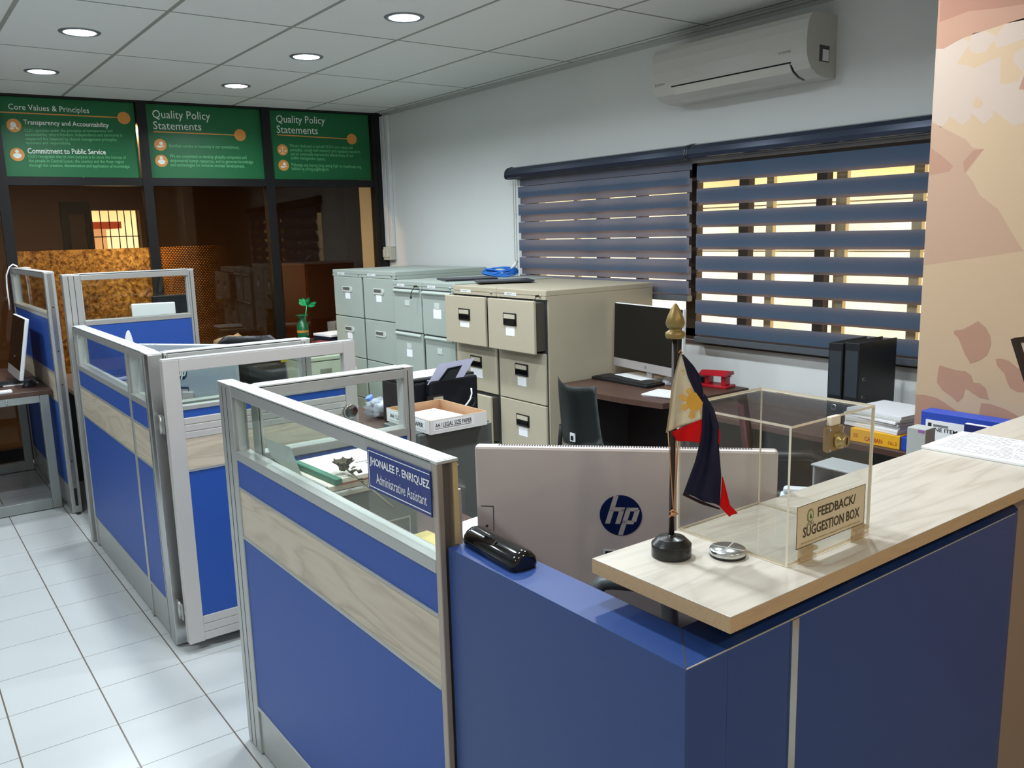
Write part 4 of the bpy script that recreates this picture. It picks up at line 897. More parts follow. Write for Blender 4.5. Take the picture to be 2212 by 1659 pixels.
fw_ = mat('flag_white', (226, 214, 190), .8, 0, .2, .06, 60); fbl = mat('flag_navy', (36, 36, 66), .6, 0, .4, .1, 60); frd = mat('flag_red', (212, 18, 20), .7, 0, .3); fyl = mat('flag_gold', (216, 158, 50), .7)
WL = [(336, 278), (300, 405), (265, 560), (247, 745), (222, 912)]; WR = [(350, 282), (395, 450), (455, 580), (515, 672), (510, 792)]
B().loft(cloth(WL, WR, .006, .016, amp=.0025), .0006).build('white_field', fw_, t)
HL = [(x-2, y) for x, y in WL]; HR = [(x+14, y) for x, y in WL]
B().loft(cloth(HL, HR, .008, .009, m=3, amp=.001), .0012).build('hoist_hem', mat('flag_hem', (190, 166, 128), .8), t)
B().loft(cloth([(346, 274), (395, 450), (455, 580), (515, 672)], [(362, 280), (445, 372), (500, 455), (528, 600)], .014, .004, amp=.002), .0006).build('blue_field', fbl, t)
B().loft(cloth([(515, 640), (512, 800), (498, 960), (455, 1130), (358, 1395)], [(535, 600), (615, 735), (655, 880), (655, 1060), (672, 1275), (660, 1520)], .014, .002, n=44, m=22, amp=.0045, fr_=3.2), .0006).build('blue_field', fbl, t)
B().loft(cloth([(262, 905), (308, 972), (330, 978)], [(512, 790), (510, 880), (494, 980)], .010, .0165, amp=.002), .0006).build('red_field', frd, t)
B().loft(cloth([(676, 1275), (668, 1400), (657, 1515), (735, 1600)], [(684, 1280), (712, 1390), (742, 1510), (806, 1575)], .003, .0, m=8, amp=.002), .0006).build('red_field', frd, t)
B().loft(cloth([(650, 890), (645, 1010)], [(662, 900), (660, 1010)], .001, .0, m=3, amp=0), .0006).build('red_field', frd, t)
B().loft(cloth([(360, 1385), (505, 1450), (655, 1510)], [(357, 1408), (505, 1478), (655, 1522)], .016, .016, amp=.001), .0006).build('fly_hem', mat('flag_hem_dark', (58, 24, 32), .7), t)
b = B(); sun = []
for i in range(40):
    a = 2*PI*i/40; x, y = 455+68*math.cos(a), 650+74*math.sin(a)
    lim = 450+ (y-570)*.68 if y > 560 else 460
    sun.append((min(x, lim+8 if y < 672 else 514), y))
def onflag(x, y, e):
    a, c = None, None
    s = .5
    for i in range(60):
        A_, C_ = along(WL, i/59), along(WR, i/59); yy = A_[1]+(C_[1]-A_[1])*.7
        if yy <= y: s = i/59
    A_, C_ = along(WL, s), along(WR, s); u = max(0, min(1, (x-A_[0])/(C_[0]-A_[0])))
    return FP(x, y, .006+.010*u+.0025*math.sin(u*PI*2+s*2.2)*min(1, s*3)+e)
tb = bmesh.new(); c = tb.verts.new(FP(455, 650, .0185)); vs = [tb.verts.new(FP(x, y, .0188)) for x, y in sun]
for i in range(len(vs)): tb.faces.new((c, vs[i], vs[(i+1) % len(vs)]))
b.add(tb)
def rayp(x0, y0, x1, y1, w0=5, w1=8):
    dx, dy = x1-x0, y1-y0; L = math.hypot(dx, dy); nx, ny = -dy/L, dx/L
    b.poly([FP(x0+nx*w0, y0+ny*w0, .0188), FP(x1+nx*w1, y1+ny*w1, .0175), FP(x1-nx*w1, y1-ny*w1, .0175), FP(x0-nx*w0, y0-ny*w0, .0188)])
for (cx0, cy0, cx1, cy1) in ((425, 588, 395, 545), (393, 630, 325, 610), (398, 680, 345, 712), (440, 724, 425, 790), (495, 715, 505, 760)):
    dx, dy = cx1-cx0, cy1-cy0; L = math.hypot(dx, dy); nx, ny = -dy/L*15, dx/L*15
    for k_, sc_ in ((-1, .85), (0, 1), (1, .85)):
        if cx0 > 480 and k_ != 0: continue
        rayp(cx0+nx*k_*.9, cy0+ny*k_*.9, cx0+nx*k_*1.3+dx*sc_, cy0+ny*k_*1.3+dy*sc_)
b.build('sun_emblem', fyl, t)
b = B(); b.poly([FP(x, y, .0125) for x, y in ((372, 385), (378, 410), (372, 438), (362, 440), (366, 420), (352, 412), (340, 398), (358, 402))]); b.build('star_emblem', fyl, t)
rp = mat('tan_cord', (186, 134, 92), .8)
b = B(); b.tube([FP(238, 905, .004), FP(255, 1150, .006), FP(282, 1560, .006)], .0009, 6); b.tube([FP(303, 970, .004), FP(300, 1200, .007), FP(286, 1560, .006)], .0009, 6); b.tube([FP(322, 975, .002), FP(308, 1250, .006), FP(290, 1560, .006)], .0009, 6)
b.tube([FP(256, 1560, .006), FP(275, 1540, .008), FP(300, 1555, .006), FP(318, 1580, .004), FP(290, 1575, .008), FP(262, 1585, .007), FP(244, 1605, .004)], .0014, 6); b.tube([FP(262, 1570, .006), FP(300, 1580, .007)], .0035, 8)
b.tube([FP(326, 270, .004), FP(338, 245, .006), FP(352, 268, .004), FP(340, 280, .006)], .0012, 6); b.build('halyard', rp, t)

t = thing('chrome_disc', 'round polished chrome disc lying beside the flag stand', 'paperweight', (-.838, 1.043, 1.10))
B().lathe([(.026, .0003), (.0285, .001), (.0285, .004)], (-.838, 1.043, 1.10), 40).build('rubber_base', black, t)
B().lathe([(.0285, .004), (.029, .005), (.029, .011), (.028, .0125), (.0001, .0128)], (-.838, 1.043, 1.10), 48).build('disc', mat('brushed_chrome', (205, 208, 206), .22, 1), t)
b = B(); M = Matrix.Translation((-.838, 1.043, 1.113)) @ Matrix.Rotation(.35, 4, 'Z'); b.box(-.0275, .0275, -.0009, .0009, -.0004, .0003, 0, M); b.box(-.0009, .0009, -.0275, .0275, -.0004, .0003, 0, M); b.build('cross_line', alub, t)

t = thing('eyeglass_case', 'glossy black rounded case lying on the blue counter ledge', 'case', (-1.24, .865, 1.03))
ax = Vector((1, -.06, 0)).normalized(); nx = Vector((.06, 1, 0)).normalized(); c0 = Vector((-1.318, .872, 1.0305))
prof = [(-.026, .0), (-.029, .008), (-.027, .019), (-.018, .029), (-.006, .034), (.006, .034), (.018, .029), (.027, .019), (.029, .008), (.026, 0)]
rows = []
for s, k in ((0, .55), (.004, .82), (.012, .97), (.02, 1), (.10, 1.0), (.17, 1), (.176, .97), (.181, .86), (.1835, .62)): rows.append([c0+ax*s+nx*(p[0]*k)+Vector((0, 0, p[1]*(.35+.65*k))) for p in prof+[prof[0]]])
b = B(); b.loft(rows); b.b.verts.ensure_lookup_table(); b.poly(rows[0][:-1]); b.poly(rows[-1][:-1]); b.build('body', blackg, t)
b = B(); b.tube([c0+ax*.012+nx*(-.0285)+Vector((0, 0, .0125)), c0+ax*.17+nx*(-.0285)+Vector((0, 0, .0125))], .0007, 6); b.build('lid_seam', black, t)
b = B(); b.box(-.018, .018, -.006, .006, 0, .0022, .001, Matrix.Translation(c0+ax*.09+nx*(-.016)+Vector((0, 0, .0305))) @ Matrix.Rotation(.75, 4, 'X')); b.build('thumb_catch', blackg, t)

t = thing('document', 'white printed papers lying flat on the far end of the counter top', 'papers', (-.84, 2.0, 1.10))
M = Matrix.Translation((-.838, 2.01, 1.1002)) @ Matrix.Rotation(.03, 4, 'Z')
B().box(-.14, .14, -.105, .105, 0, .006, .001, M).build('sheets', paper, t)
b = B(); random.seed(3)
for i in range(16):
    y = .09-i*.0115
    x = -.12
    while x < .10:
        w = random.uniform(.006, .03); 
        if random.random() < .82: b.box(x, min(x+w, .12), y, y+.0022, .0061, .0063, 0, M)
        x += w+.004
b.build('printed_lines', mat('grey_print', (120, 122, 124), .7), t)
t = thing('certificate_frame', 'dark framed certificate leaning on the counter at the right photo edge', 'frame', (-1.0, 2.4, 1.10))
fb0 = PZ(2243, 925, 1.101); ft0 = PY(2181, 733, fb0.y+.02); vv = (ft0-fb0); hh = vv.length; vv = vv.normalized(); uu = Vector((.25, 1, 0)).normalized(); vv = (vv-uu*vv.dot(uu)).normalized(); nn = uu.cross(vv).normalized()
if nn.x < 0: nn = -nn
b = B(); Wd = .19
for a in ((0, 0, Wd, .014), (0, hh-.014, Wd, hh), (0, .014, .014, hh-.014), (Wd-.014, .014, Wd, hh-.014)): b.prism([(a[0], a[1]), (a[2], a[1]), (a[2], a[3]), (a[0], a[3])], fb0, uu, vv, nn*.014)
b.build('frame_border', mat('dark_frame_wood', (40, 26, 20), .3), t)
b = B(); b.prism([(.014, .014), (Wd-.014, .014), (Wd-.014, hh-.014), (.014, hh-.014)], fb0+nn*.003, uu, vv, nn*.003); b.build('certificate', paper, t)
b = B(); b.prism([(.05, .01), (.14, .01), (.12, hh*.7), (.07, hh*.7)], fb0-nn*.004, uu, vv, nn*.003); b.build('back_easel', black, t)

# ------------------------------------------------------------------ front cubicle
t = thing('desk', 'brown cubicle desk behind the front partition, under the grey printer', 'desk', (-2.0, 1.15, 0))
bx('desktop', brown, t, -2.385, -1.6215, .862, 1.40, .722, .75, .003); bx('leg_panel', mat('desk_panel', (70, 66, 66), .5), t, -2.36, -2.33, .88, 1.38, 0, .722); bx('leg_panel', mat('desk_panel', (70, 66, 66), .5), t, -1.70, -1.67, .88, 1.38, 0, .722)
def printer_box(t, M, w, d, h, m): B().box(-w/2, w/2, -d/2, d/2, 0, h, .008, M).build('body', m, t)
gb = PZ(905, 1175, .75); gx = gb.x; gy1 = gb.y
t = thing('desktop_printer', 'dark grey printer seen from behind with binders piled on it', 'printer', (gx-.16, gy1-.14, .75))
GH = .188; gm2 = mat('printer_grey', (84, 90, 84), .5)
b = B(); b.box(gx-.30, gx, gy1-.262, gy1, .7505, .75+GH, .006); b.build('body', gm2, t)
bx('scanner_lid', mat('printer_lid', (176, 176, 170), .5), t, gx-.30, gx+.002, gy1-.262, gy1+.002, .75+GH+.0003, .75+GH+.016, .004)
la, lb_ = PX(848, 1152, gx), PX(886, 1113, gx)
bx('rating_label', mat('label_silver', (150, 152, 146), .5), t, gx, gx+.0008, la.y-.03, lb_.y, .76, lb_.z)
bx('rating_label_print', mat('label_dark', (74, 78, 72), .5), t, gx+.0008, gx+.0012, la.y-.026, lb_.y-.004, .768, lb_.z-.004)
bx('rear_slot', black, t, gx, gx+.0006, gy1-.04, gy1-.008, .75+GH-.035, .75+GH-.02)
zt = .75+GH+.0165
t = thing('spiral_notebook', 'white ring-bound notebook at the bottom of the pile on the grey printer', 'notebook', (gx-.2, gy1-.12, zt))
M = Matrix.Translation((gx-.15, gy1-.15, zt)) @ Matrix.Rotation(.03, 4, 'Z')
B().box(-.085, .14, -.115, .145, .0003, .016, .002, M).build('pages', mat('notebook_cream', (222, 216, 196), .8), t)
b = B()
for i in range(26): b.lathe([(.0075, 0), (.0088, 0), (.0088, .0018), (.0075, .0018), (.0075, 0)], M=M @ Matrix.Translation((-.082+i*.0085, -.115, .009)) @ Matrix.Rotation(PI/2, 4, 'Y'), seg=12, cap=False)
b.build('spiral', white, t)
t = thing('document_folder', 'green-spined folder of papers on top of the grey printer pile', 'folder', (gx-.2, gy1-.11, zt+.017))
M = Matrix.Translation((gx-.135, gy1-.145, zt+.0165)) @ Matrix.Rotation(.05, 4, 'Z')
B().box(-.13, .13, -.10, .15, .0003, .003, .001, M).build('cover', mat('folder_red', (160, 60, 40), .6), t)
B().box(-.13, .13, -.086, .15, .0032, .017, .002, M).build('pages', mat('page_cream', (232, 228, 216), .8), t)
B().box(-.131, .131, -.104, -.083, .0003, .0185, .004, M).build('spine', mat('folder_green', (44, 112, 84), .5), t)
o = M @ Vector((-.02, .05, .0171)); tx_ = (M.to_3x3() @ Vector((1, 0, 0)))
text('page_lettering', [('SIGNA', M @ Vector((.02, .02, .0172)), (0, 1, 0), (-1, 0, 0), .075, .013, .0003, .01)], ink, t)
text('page_lettering', [('OT T', M @ Vector((.045, .04, .0172)), (0, 1, 0), (-1, 0, 0), .05, .013, .0003, .01)], ink, t)
t = thing('dried_rose', 'withered long-stemmed rose lying across the green-spined folder', 'dried flower', (gx-.15, gy1-.1, zt+.034))
fz = zt+.038; A0 = PZ(742, 1008, fz+.014); A1_ = PZ(800, 1055, fz); A2_ = PZ(850, 1097, fz-.012); dry = mat('dry_petal', (104, 96, 74), .8, 0, .2, .3, 60); dst = mat('dry_stem', (112, 104, 82), .8)
B().tube([A0, lerp(A0, A1_, .5), A1_, A2_], .0026, 8).build('stem', dst, t)
def crumple(c, r, n, seed, sq=(1, 1, 1)):
    random.seed(seed); tb = bmesh.new(); bmesh.ops.create_icosphere(tb, subdivisions=3, radius=r)
    for v in tb.verts:
        d = v.co.normalized(); k = 1+.28*math.sin(d.x*7+seed)*math.cos(d.y*6+seed*2)+.2*math.sin(d.z*11+d.x*5)
        v.co = Vector((v.co.x*k*sq[0], v.co.y*k*sq[1], v.co.z*k*sq[2]))+Vector(c)
    for f in tb.faces: f.smooth = n
    return tb
A0 = A0
b = B(); b.add(crumple(A0, .013, False, 4, (1, 1, .8)))
for i in range(9):
    a = i*.9; p = A0+Vector((.014*math.cos(a), .014*math.sin(a), .004)); q = p+Vector((.016*math.cos(a), .016*math.sin(a), .012)); s_ = Vector((-math.sin(a), math.cos(a), 0))*.009
    b.loft([[p-s_, p, p+s_], [(p+q)/2-s_*1.3+Vector((0, 0, .006)), (p+q)/2, (p+q)/2+s_*1.3+Vector((0, 0, .005))], [q-s_*.6, q+Vector((0, 0, .005)), q+s_*.6]], .0008)
b.build('bloom', dry, t)
for i, s_ in enumerate((.15, .3, .42, .55, .7, .9)):
    p = Vector(lerp(A0, A1_, s_))+Vector((.004, .01*(-1)**i, .004)); a = 1.2*i
    u = Vector((math.cos(a), math.sin(a), .2))*.024; w_ = Vector((-math.sin(a), math.cos(a), .3))*.009
    B().loft([[p, p, p], [p+u*.5-w_, p+u*.5+Vector((0, 0, .005)), p+u*.5+w_], [p+u, p+u+Vector((0, 0, .002)), p+u]], .0008).build('leaf', dry, t)
t = thing('document_stand', 'pale leaning acrylic sheet holder inside the front partition glass', 'document holder', (-2.42, 1.0, .75))
c0_, c1_, c2_, c3_ = PX(568, 945, -2.375), PX(627, 966, -2.33), PY(658, 1040, .868), PY(604, 1026, .872)
b = B(); b.loft([[c0_, c1_], [c3_, c2_]], .003, False); b.build('back_sheet', mat('stand_sheet', (186, 192, 188), .3), t)
b = B(); q3, q2_ = c3_*1, c2_*1; b.loft([[lerp(c0_, c3_, .55), lerp(c1_, c2_, .55)], [c3_, c2_]], .002, False)
o = b.build('front_pocket', mat('stand_pocket', (140, 146, 132), .4), t); 
b = B(); f0, f1 = Vector((c3_.x, c3_.y, .752)), Vector((c2_.x, c2_.y, .752)); b.loft([[c3_, c2_], [f0, f1]], .003, False); b.loft([[f0+Vector((0, -.004, 0)), f1+Vector((0, -.004, 0))], [f0+Vector((0, .010, 0)), f1+Vector((0, .010, 0))]], .003, False); b.build('stand_foot', acre, t)
def sheets(name, label, cat, cx, cy, z, w, d, h, rz, mats, group=None, n=1):
    t = thing(name, label, cat, (cx, cy, z), rz, group); random.seed(int(abs(cx*1000)))
    for i in range(n):
        z0 = h*i/n; B().box(-w/2, w/2, -d/2, d/2, z0+.0004, h*(i+1)/n-.0002, .001, Matrix.Translation((random.uniform(-.006, .006)*(n > 1), random.uniform(-.006, .006)*(n > 1), 0)) @ Matrix.Rotation(random.uniform(-.04, .04)*(n > 1), 4, 'Z')).build('sheaf' if n > 1 else 'sheets', mats[i % len(mats)], t, True)
    return t
yl = mat('yellow_paper', (228, 206, 130), .8); mr = mat('maroon_cover', (120, 50, 50), .6)
sheets('paper_pile', 'pile of papers with a yellow sheet between the grey printer and the partition end post', 'papers', -1.905, 1.06, .75, .17, .24, .045, .1, [paper, mr, paper, yl], None, 4)
sheets('paper_pile', 'white papers on the desk left of the reception computer', 'papers', -1.92, 1.30, .75, .20, .15, .035, .15, [paper, white, paper], None, 3)
t = thing('leaflet_holder', 'clear acrylic leaflet holder standing behind the front partition end post', 'leaflet holder', (-1.52, .98, .75))
ap = PY(1007, 1130, .965); at_ = PY(1006, 1036, .965)
b = B(); b.prism([(-.09, 0), (.0, 0), (.0, at_.z-.755-.012), (-.004, at_.z-.755-.004), (-.012, at_.z-.755), (-.09, at_.z-.755)], (ap.x, .965, .7505), (1, 0, 0), (0, 0, 1), (0, .003, 0)); b.build('back_sheet', acry, t)
bx('leaflets', mat('leaflet_pale', (214, 204, 200), .7), t, ap.x-.088, ap.x-.012, .951, .963, .7515, PY(1003, 1058, .965).z); bx('front_sheet', acry, t, ap.x-.09, ap.x-.008, .946, .949, .7505, .90); bx('foot', acry, t, ap.x-.09, ap.x, .94, 1.0, .7502, .7535)

# grey steel cabinet with the paper box
t = thing('steel_cabinet', 'dark grey steel cabinet carrying the open paper box', 'cabinet', (-2.72, 1.62, 0))
GX0, GX1, GY0, GT = -2.73, -2.475, 1.43, .945
GY1 = PX(1064, 905, GX1).y
bx('body', dgrey, t, GX0, GX1-.02, GY0, GY1, 0, GT, .004); bx('door', dgrey, t, GX1-.0195, GX1, GY0+.004, GY1-.004, .02, GT-.004, .003)
B().lathe([(.004, 0), (.004, .003), (.0001, .004)], M=Matrix.Translation((GX1, 1.585, .81)) @ Rx, seg=14).build('lock', steel, t)
t = thing('cardboard_tray', 'white open paper box lettered A4 / LEGAL SIZE PAPER on the grey cabinet', 'box', (-2.66, 1.62, GT))
bm_ = mat('box_white', (222, 224, 222), .7)
Z0, Z1 = GT+.0006, GT+.050
q_ = PZ(930, 940, Z0); X1, Y0 = q_.x, q_.y; Y1 = PX(1052, 912, X1).y; X0 = X1-.31
def wall2(nm, x0, x1, y0, y1, ax, sgn):
    tb = B(); tb.box(x0, x1, y0, y1, Z0, Z1); 
    for f in tb.b.faces: f.normal_update(); f.material_index = 0 if f.normal[ax]*sgn > .5 else 1
    return tb.build(nm, [bm_, card], t)
wall2('front_side', X1-.004, X1, Y0, Y1, 0, 1); wall2('back_side', X0, X0+.004, Y0, Y1, 0, -1); wall2('end_side', X0+.004, X1-.004, Y0, Y0+.004, 1, -1); wall2('end_side', X0+.004, X1-.004, Y1-.004, Y1, 1, 1)
bx('bottom', card, t, X0+.004, X1-.004, Y0+.004, Y1-.004, Z0, Z0+.003)
bx('label', paper, t, X1, X1+.0006, Y0+.015, Y1-.055, Z0+.010, Z0+.042)
text('lettering', [('A4 / LEGAL SIZE PAPER', (X1+.0007, Y0+.020, Z0+.021), Yv, Zv, Y1-Y0-.085, .016, .0004, .016)], ink, t)
bx('underline', ink, t, X1+.0007, X1+.001, Y0+.020, Y1-.065, Z0+.0165, Z0+.018)
bx('label', paper, t, X1-.30, X1-.03, Y0-.0006, Y0, Z0+.010, Z0+.042)
text('lettering', [('A4 / LEGAL SIZE PAPER', (X1-.28, Y0-.0007, Z0+.018), (1, 0, 0), Zv, .235, .016, .0004, .016)], ink, t)
sheets('paper_pile', 'loose white sheets inside the open paper box', 'papers', (X0+X1)/2, (Y0+Y1)/2, GT+.004, .24, .18, .02, .1, [paper, paper, paper], None, 3)

# printer desk
t = thing('desk', 'brown side desk carrying the black printer', 'desk', (-3.6, 2.0, 0))
bx('desktop', brown, t, -3.95, -3.29, 1.63, 2.25, .722, .75, .003)
for x in (-3.93, -3.32): bx('leg_panel', mat('desk_panel', (70, 66, 66), .5), t, x, x+.03, 1.66, 2.22, 0, .722)
t = thing('desktop_printer', 'black printer seen from behind with a raised white paper support', 'printer', (-3.5, 2.1, .75))
PA, PB_, PC = PZ(822, 824, .955), PZ(902, 831, .955), PZ(1013, 806, .955)
px0, px1, py0_, py1_ = PB_.x-.26, PB_.x-.035, 1.86, 2.235
b = B(); b.box(px0, px1, py0_, py1_, .752, .958, .012); b.build('body', mat('printer_black', (22, 24, 30), .38), t)
bx('feed_unit', mat('printer_black', (22, 24, 30), .38), t, px1-.001, px1+.05, 1.965, 2.225, .765, .965, .010)
bx('scanner_lid', black, t, px0-.003, px1+.003, py0_-.003, py1_+.003, .959, .972, .004)
bx('scanner_lid_panel', white, t, px0+.02, px1-.03, py0_+.03, py1_-.06, .972, .974)
s0, s1, s2, s3 = PX(922, 832, px1+.035), PX(997, 822, px1+.035), PX(1025, 773, px1+.10), PX(948, 786, px1+.10)
sup = mat('support_lilac', (206, 206, 220), .5)
b = B(); b.loft([[s3, s2], [s0, s1]], .004, False); b.build('paper_support', sup, t)
def bil(u, v): return Vector(lerp(lerp(s0, s1, u), lerp(s3, s2, u), v))+Vector((.006, 0, 0))
b = B(); b.loft([[bil(.32, .72), bil(.72, .76)], [bil(.24, .02), bil(.74, .02)]], .003, False); b.build('support_arm', mat('support_black', (34, 36, 40), .4), t)
b = B(); b.loft([[bil(.38, .62)+Vector((.004, 0, 0)), bil(.68, .66)+Vector((.004, 0, 0))], [bil(.32, .12)+Vector((.004, 0, 0)), bil(.70, .12)+Vector((.004, 0, 0))]], .002, False); b.build('support_arm_panel', mat('support_grey', (60, 66, 66), .4), t)
l0, l1 = PX(924, 880, px1+.0505), PX(958, 854, px1+.0505)
bx('rating_label', mat('label_black', (40, 34, 34), .5), t, px1+.0502, px1+.0508, l0.y, l1.y, .80, l1.z+.006); bx('rating_label_print', mat('label_tan', (186, 176, 152), .6), t, px1+.0508, px1+.0512, lerp(l0, l1, .38)[1], l1.y-.002, .795, l1.z-.003)
t = thing('power_cable', 'white and black cables looping down behind the black printer', 'cable', (-3.4, 2.3, .75))
B().tube([PX(1018, 838, -3.235), PX(1019, 850, -3.23), PX(1016, 862, -3.225), PX(1009, 872, -3.22), PX(1002, 880, -3.215)], .004, 6).build('white_cord', white, t); B().tube([PX(1014, 858, -3.235), PX(1024, 860, -3.23), PX(1027, 868, -3.225), PX(1023, 876, -3.225), PX(1016, 880, -3.225)], .004, 6).build('black_cord', black, t)
pb2 = PZ(838, 902, .752)
t = thing('plastic_bag', 'knotted clear bag of white foam cups lying on the brown side desk', 'bag', (pb2.x-.02, pb2.y, .75))
bagm = thin_glass('bag_film', (236, 240, 246), 2.2, .12, .30, (226, 230, 236))
b = B(); tb = crumple((0, 0, 0), .062, True, 3, (.78, 1.25, .70)); bmesh.ops.transform(tb, matrix=Matrix.Translation((pb2.x-.03, pb2.y-.02, .752+.050)) @ Matrix.Rotation(.15, 4, 'Z'), verts=tb.verts)
for v in tb.verts: v.co.z = max(v.co.z, .7515)
b.add(tb); b.build('bag_body', bagm, t)
b = B(); b.lathe([(.032, 0), (.034, .004), (.030, .10), (.026, .12), (.0001, .12)], M=Matrix.Translation((pb2.x-.03, pb2.y-.045, .790)) @ Matrix.Rotation(-PI/2, 4, 'X'), seg=24); b.build('foam_cups', mat('foam_white', (230, 232, 230), .7), t)
kp = PZ(812, 876, .80); b = B(); b.add(crumple(kp+Vector((0, .01, 0)), .028, True, 9, (.8, 1, 1.1))); b.tube([kp, kp+Vector((0, -.025, .03)), kp+Vector((.0, -.035, .05))], .012, 8, True, .02); b.build('bag_knot', mat('bag_blue_knot', (96, 128, 206), .35), t)
t = thing('tumbler', 'lilac tumbler between the partition post and the cream drawer unit', 'tumbler', (-3.65, 1.68, .75))
lp = PX(659, 858, -3.72); B().lathe([(.026, .0), (.030, .01), (.033, .15), (.0335, .16), (.0001, .16)], (lp.x, lp.y, .7505), 24).build('body', mat('lilac_plastic', (176, 150, 178), .4), t); bx('sticker', mat('brown_label', (110, 76, 70), .6), t, lp.x+.0325, lp.x+.0345, lp.y-.014, lp.y+.014, .86, .89)
t = thing('sticky_note', 'yellow sticky note under the top rail of the open gate', 'note', (-3.312, 1.33, 1.12))
na, nb_ = PX(606, 772, -3.3125), PX(621, 780, -3.3125); bx('note', mat('note_yellow', (226, 226, 70), .7), t, -3.3125, -3.3115, na.y, nb_.y, nb_.z-.002, na.z)

# ------------------------------------------------------------------ middle cubicle
t = thing('desk', 'brown desk inside the middle aisle partition, under the papers and scanner', 'desk', (-4.2, 1.15, 0))
bx('desktop', brown, t, -4.92, -3.56, .862, 1.62, .722, .75, .003); bx('leg_panel', mat('desk_panel', (70, 66, 66), .5), t, -4.9, -4.87, .9, 1.6, 0, .722); bx('leg_panel', mat('desk_panel', (70, 66, 66), .5), t, -3.62, -3.59, .9, 1.6, 0, .722)
sheets('paper_pile', 'white sheet lying on the desk behind the middle aisle partition glass', 'papers', -4.62, .98, .75, .26, .16, .004, .2, [paper])
t = thing('paper_roll', 'pale blue-white roll lying behind the middle aisle partition glass', 'roll', (-4.1, .92, .78))
B().tube([(-4.42, .905, .83), (-4.18, .93, .83)], .026, 20).build('roll', mat('roll_blue_white', (198, 208, 228), .4), t); bx('rest', white, t, -4.36, -4.24, .89, .94, .7505, .803)
fx = PX(280, 748, -4.42)
t = thing('tablet_holder', 'white curved fin-shaped stand left of the rear computer', 'stand', (fx.x, fx.y, .75))
fq = [PX(x, y, -4.42) for x, y in ((272, 745), (272, 730), (275, 718), (279, 714), (283, 722), (288, 738), (290, 752), (289, 762), (276, 756))]
b = B(); tb = bmesh.new(); vs = [tb.verts.new(p) for p in fq]; f = tb.faces.new(vs); ex = bmesh.ops.extrude_face_region(tb, geom=[f]); bmesh.ops.translate(tb, verts=[g for g in ex['geom'] if isinstance(g, bmesh.types.BMVert)], vec=(-.02, 0, 0)); b.add(tb); b.build('fin', white, t)
bx('post', white, t, fx.x-.016, fx.x-.004, fx.y+.0, fx.y+.014, .752, fx.z); bx('foot', white, t, fx.x-.05, fx.x+.03, fx.y-.03, fx.y+.05, .7505, .758, .003)
bq = PZ(425, 876, .78)
t = thing('tissue_bag', 'crumpled white bag in front of the rear computer, behind the gate glass', 'bag', (-3.95, 1.10, .75))
b = B(); 
for (x, y, r, sd) in ((418, 866, .045, 2), (440, 862, .042, 6)):
    p = PX(x, y, -3.76); b.add(crumple((p.x, p.y, .80), r, False, sd, (.7, 1, 1.25)))
tbv = [v for v in b.b.verts]
for v in tbv: v.co.z = max(v.co.z, .751)
b.build('bag', mat('tissue_white', (226, 232, 226), .8), t)

# ------------------------------------------------------------------ chairs
def office_chair(label, x, y, rz, m, arms=True, h=.92, group='office swivel chairs', armm=None):
    """faces local +y"""
    t = thing('swivel_chair', label, 'chair', (x, y, 0), rz, group)
    B().box(-.24, .24, -.22, .24, .43, .50, .03).build('seat', m, t, True)
    rows = []
    for i in range(9):
        v = i/8; z = .55+v*(h-.55); w = .20+.035*math.sin(v*PI)-(.05 if i == 8 else 0); yy = -.22-.06*v
        rows.append([(w*math.cos(PI*k/8)*-1, yy-.03*math.sin(PI*k/8)+.02, z) for k in range(9)])
    B().loft(rows, .04).build('backrest', m, t, True)
    B().box(-.03, .03, -.26, -.22, .42, .62, .006).build('back_bracket', black, t, True)
    if arms:
        for s_ in (-1, 1):
            b = B(); b.tube([(s_*.25, .08, .45), (s_*.29, .09, .52), (s_*.295, .07, .64), (s_*.29, -.0, .675), (s_*.28, -.14, .67), (s_*.25, -.20, .60)], .021, 10); b.build('armrest', armm or black, t, True)
    B().tube([(0, 0, .09), (0, 0, .43)], .028, 14).build('gas_column', black, t, True)
    b = B()
    for k in range(5): a = 2*PI*k/5+.3; b.tube([(0, 0, .10), (.28*math.cos(a), .28*math.sin(a), .075)], .024, 8, True, .016)
    b.build('star_base', black, t, True)
    for k in range(5):
        a = 2*PI*k/5+.3; B().lathe([(.026, -.02), (.028, -.015), (.028, .015), (.026, .02)], M=Matrix.Translation((.285*math.cos(a), .285*math.sin(a), .0285)) @ Matrix.Rotation(PI/2, 4, 'X'), seg=16).build('caster', black, t, True)
    return t
leather = mat('black_leather', (28, 29, 32), .35); maroon = mat('maroon_fabric', (88, 30, 36), .8, 0, .3, .1, 90)
office_chair('maroon swivel chair behind the counter, seen through the suggestion box', -1.84, 2.79, -.93, maroon, True, .97)
office_chair('black swivel chair with a rounded back at the desk by the glass wall', -5.52, 2.02, .9, leather, True, 1.02)
office_chair('black swivel chair under the left desk, seen through its metal leg frame', -6.45, -.16, .0, leather, True, .90)
t = thing('visitor_chair', 'dark green-black plastic chair with a square clip hole at the window desk', 'chair', (-3.15, 2.80, 0))
vm = mat('charcoal_plastic', (38, 44, 42), .45)
TLc, TRc, BLc, BRc = PY(1198, 815, 2.66), PY(1281, 838, 2.66), PY(1217, 955, 2.78), PY(1302, 960, 2.78)
def vp(u, v):
    q = lerp(lerp(BLc, BRc, u), lerp(TLc, TRc, u), v)
    return Vector((q[0], q[1]-.05*math.sin(PI*u)+.02*v*v, q[2]+.02*(2*u-1)**2*v-.012*v))
rows = [[vp(u/10, v/8) for u in range(11)] for v in range(9)]
B().loft(rows, .012).build('backrest', vm, t)
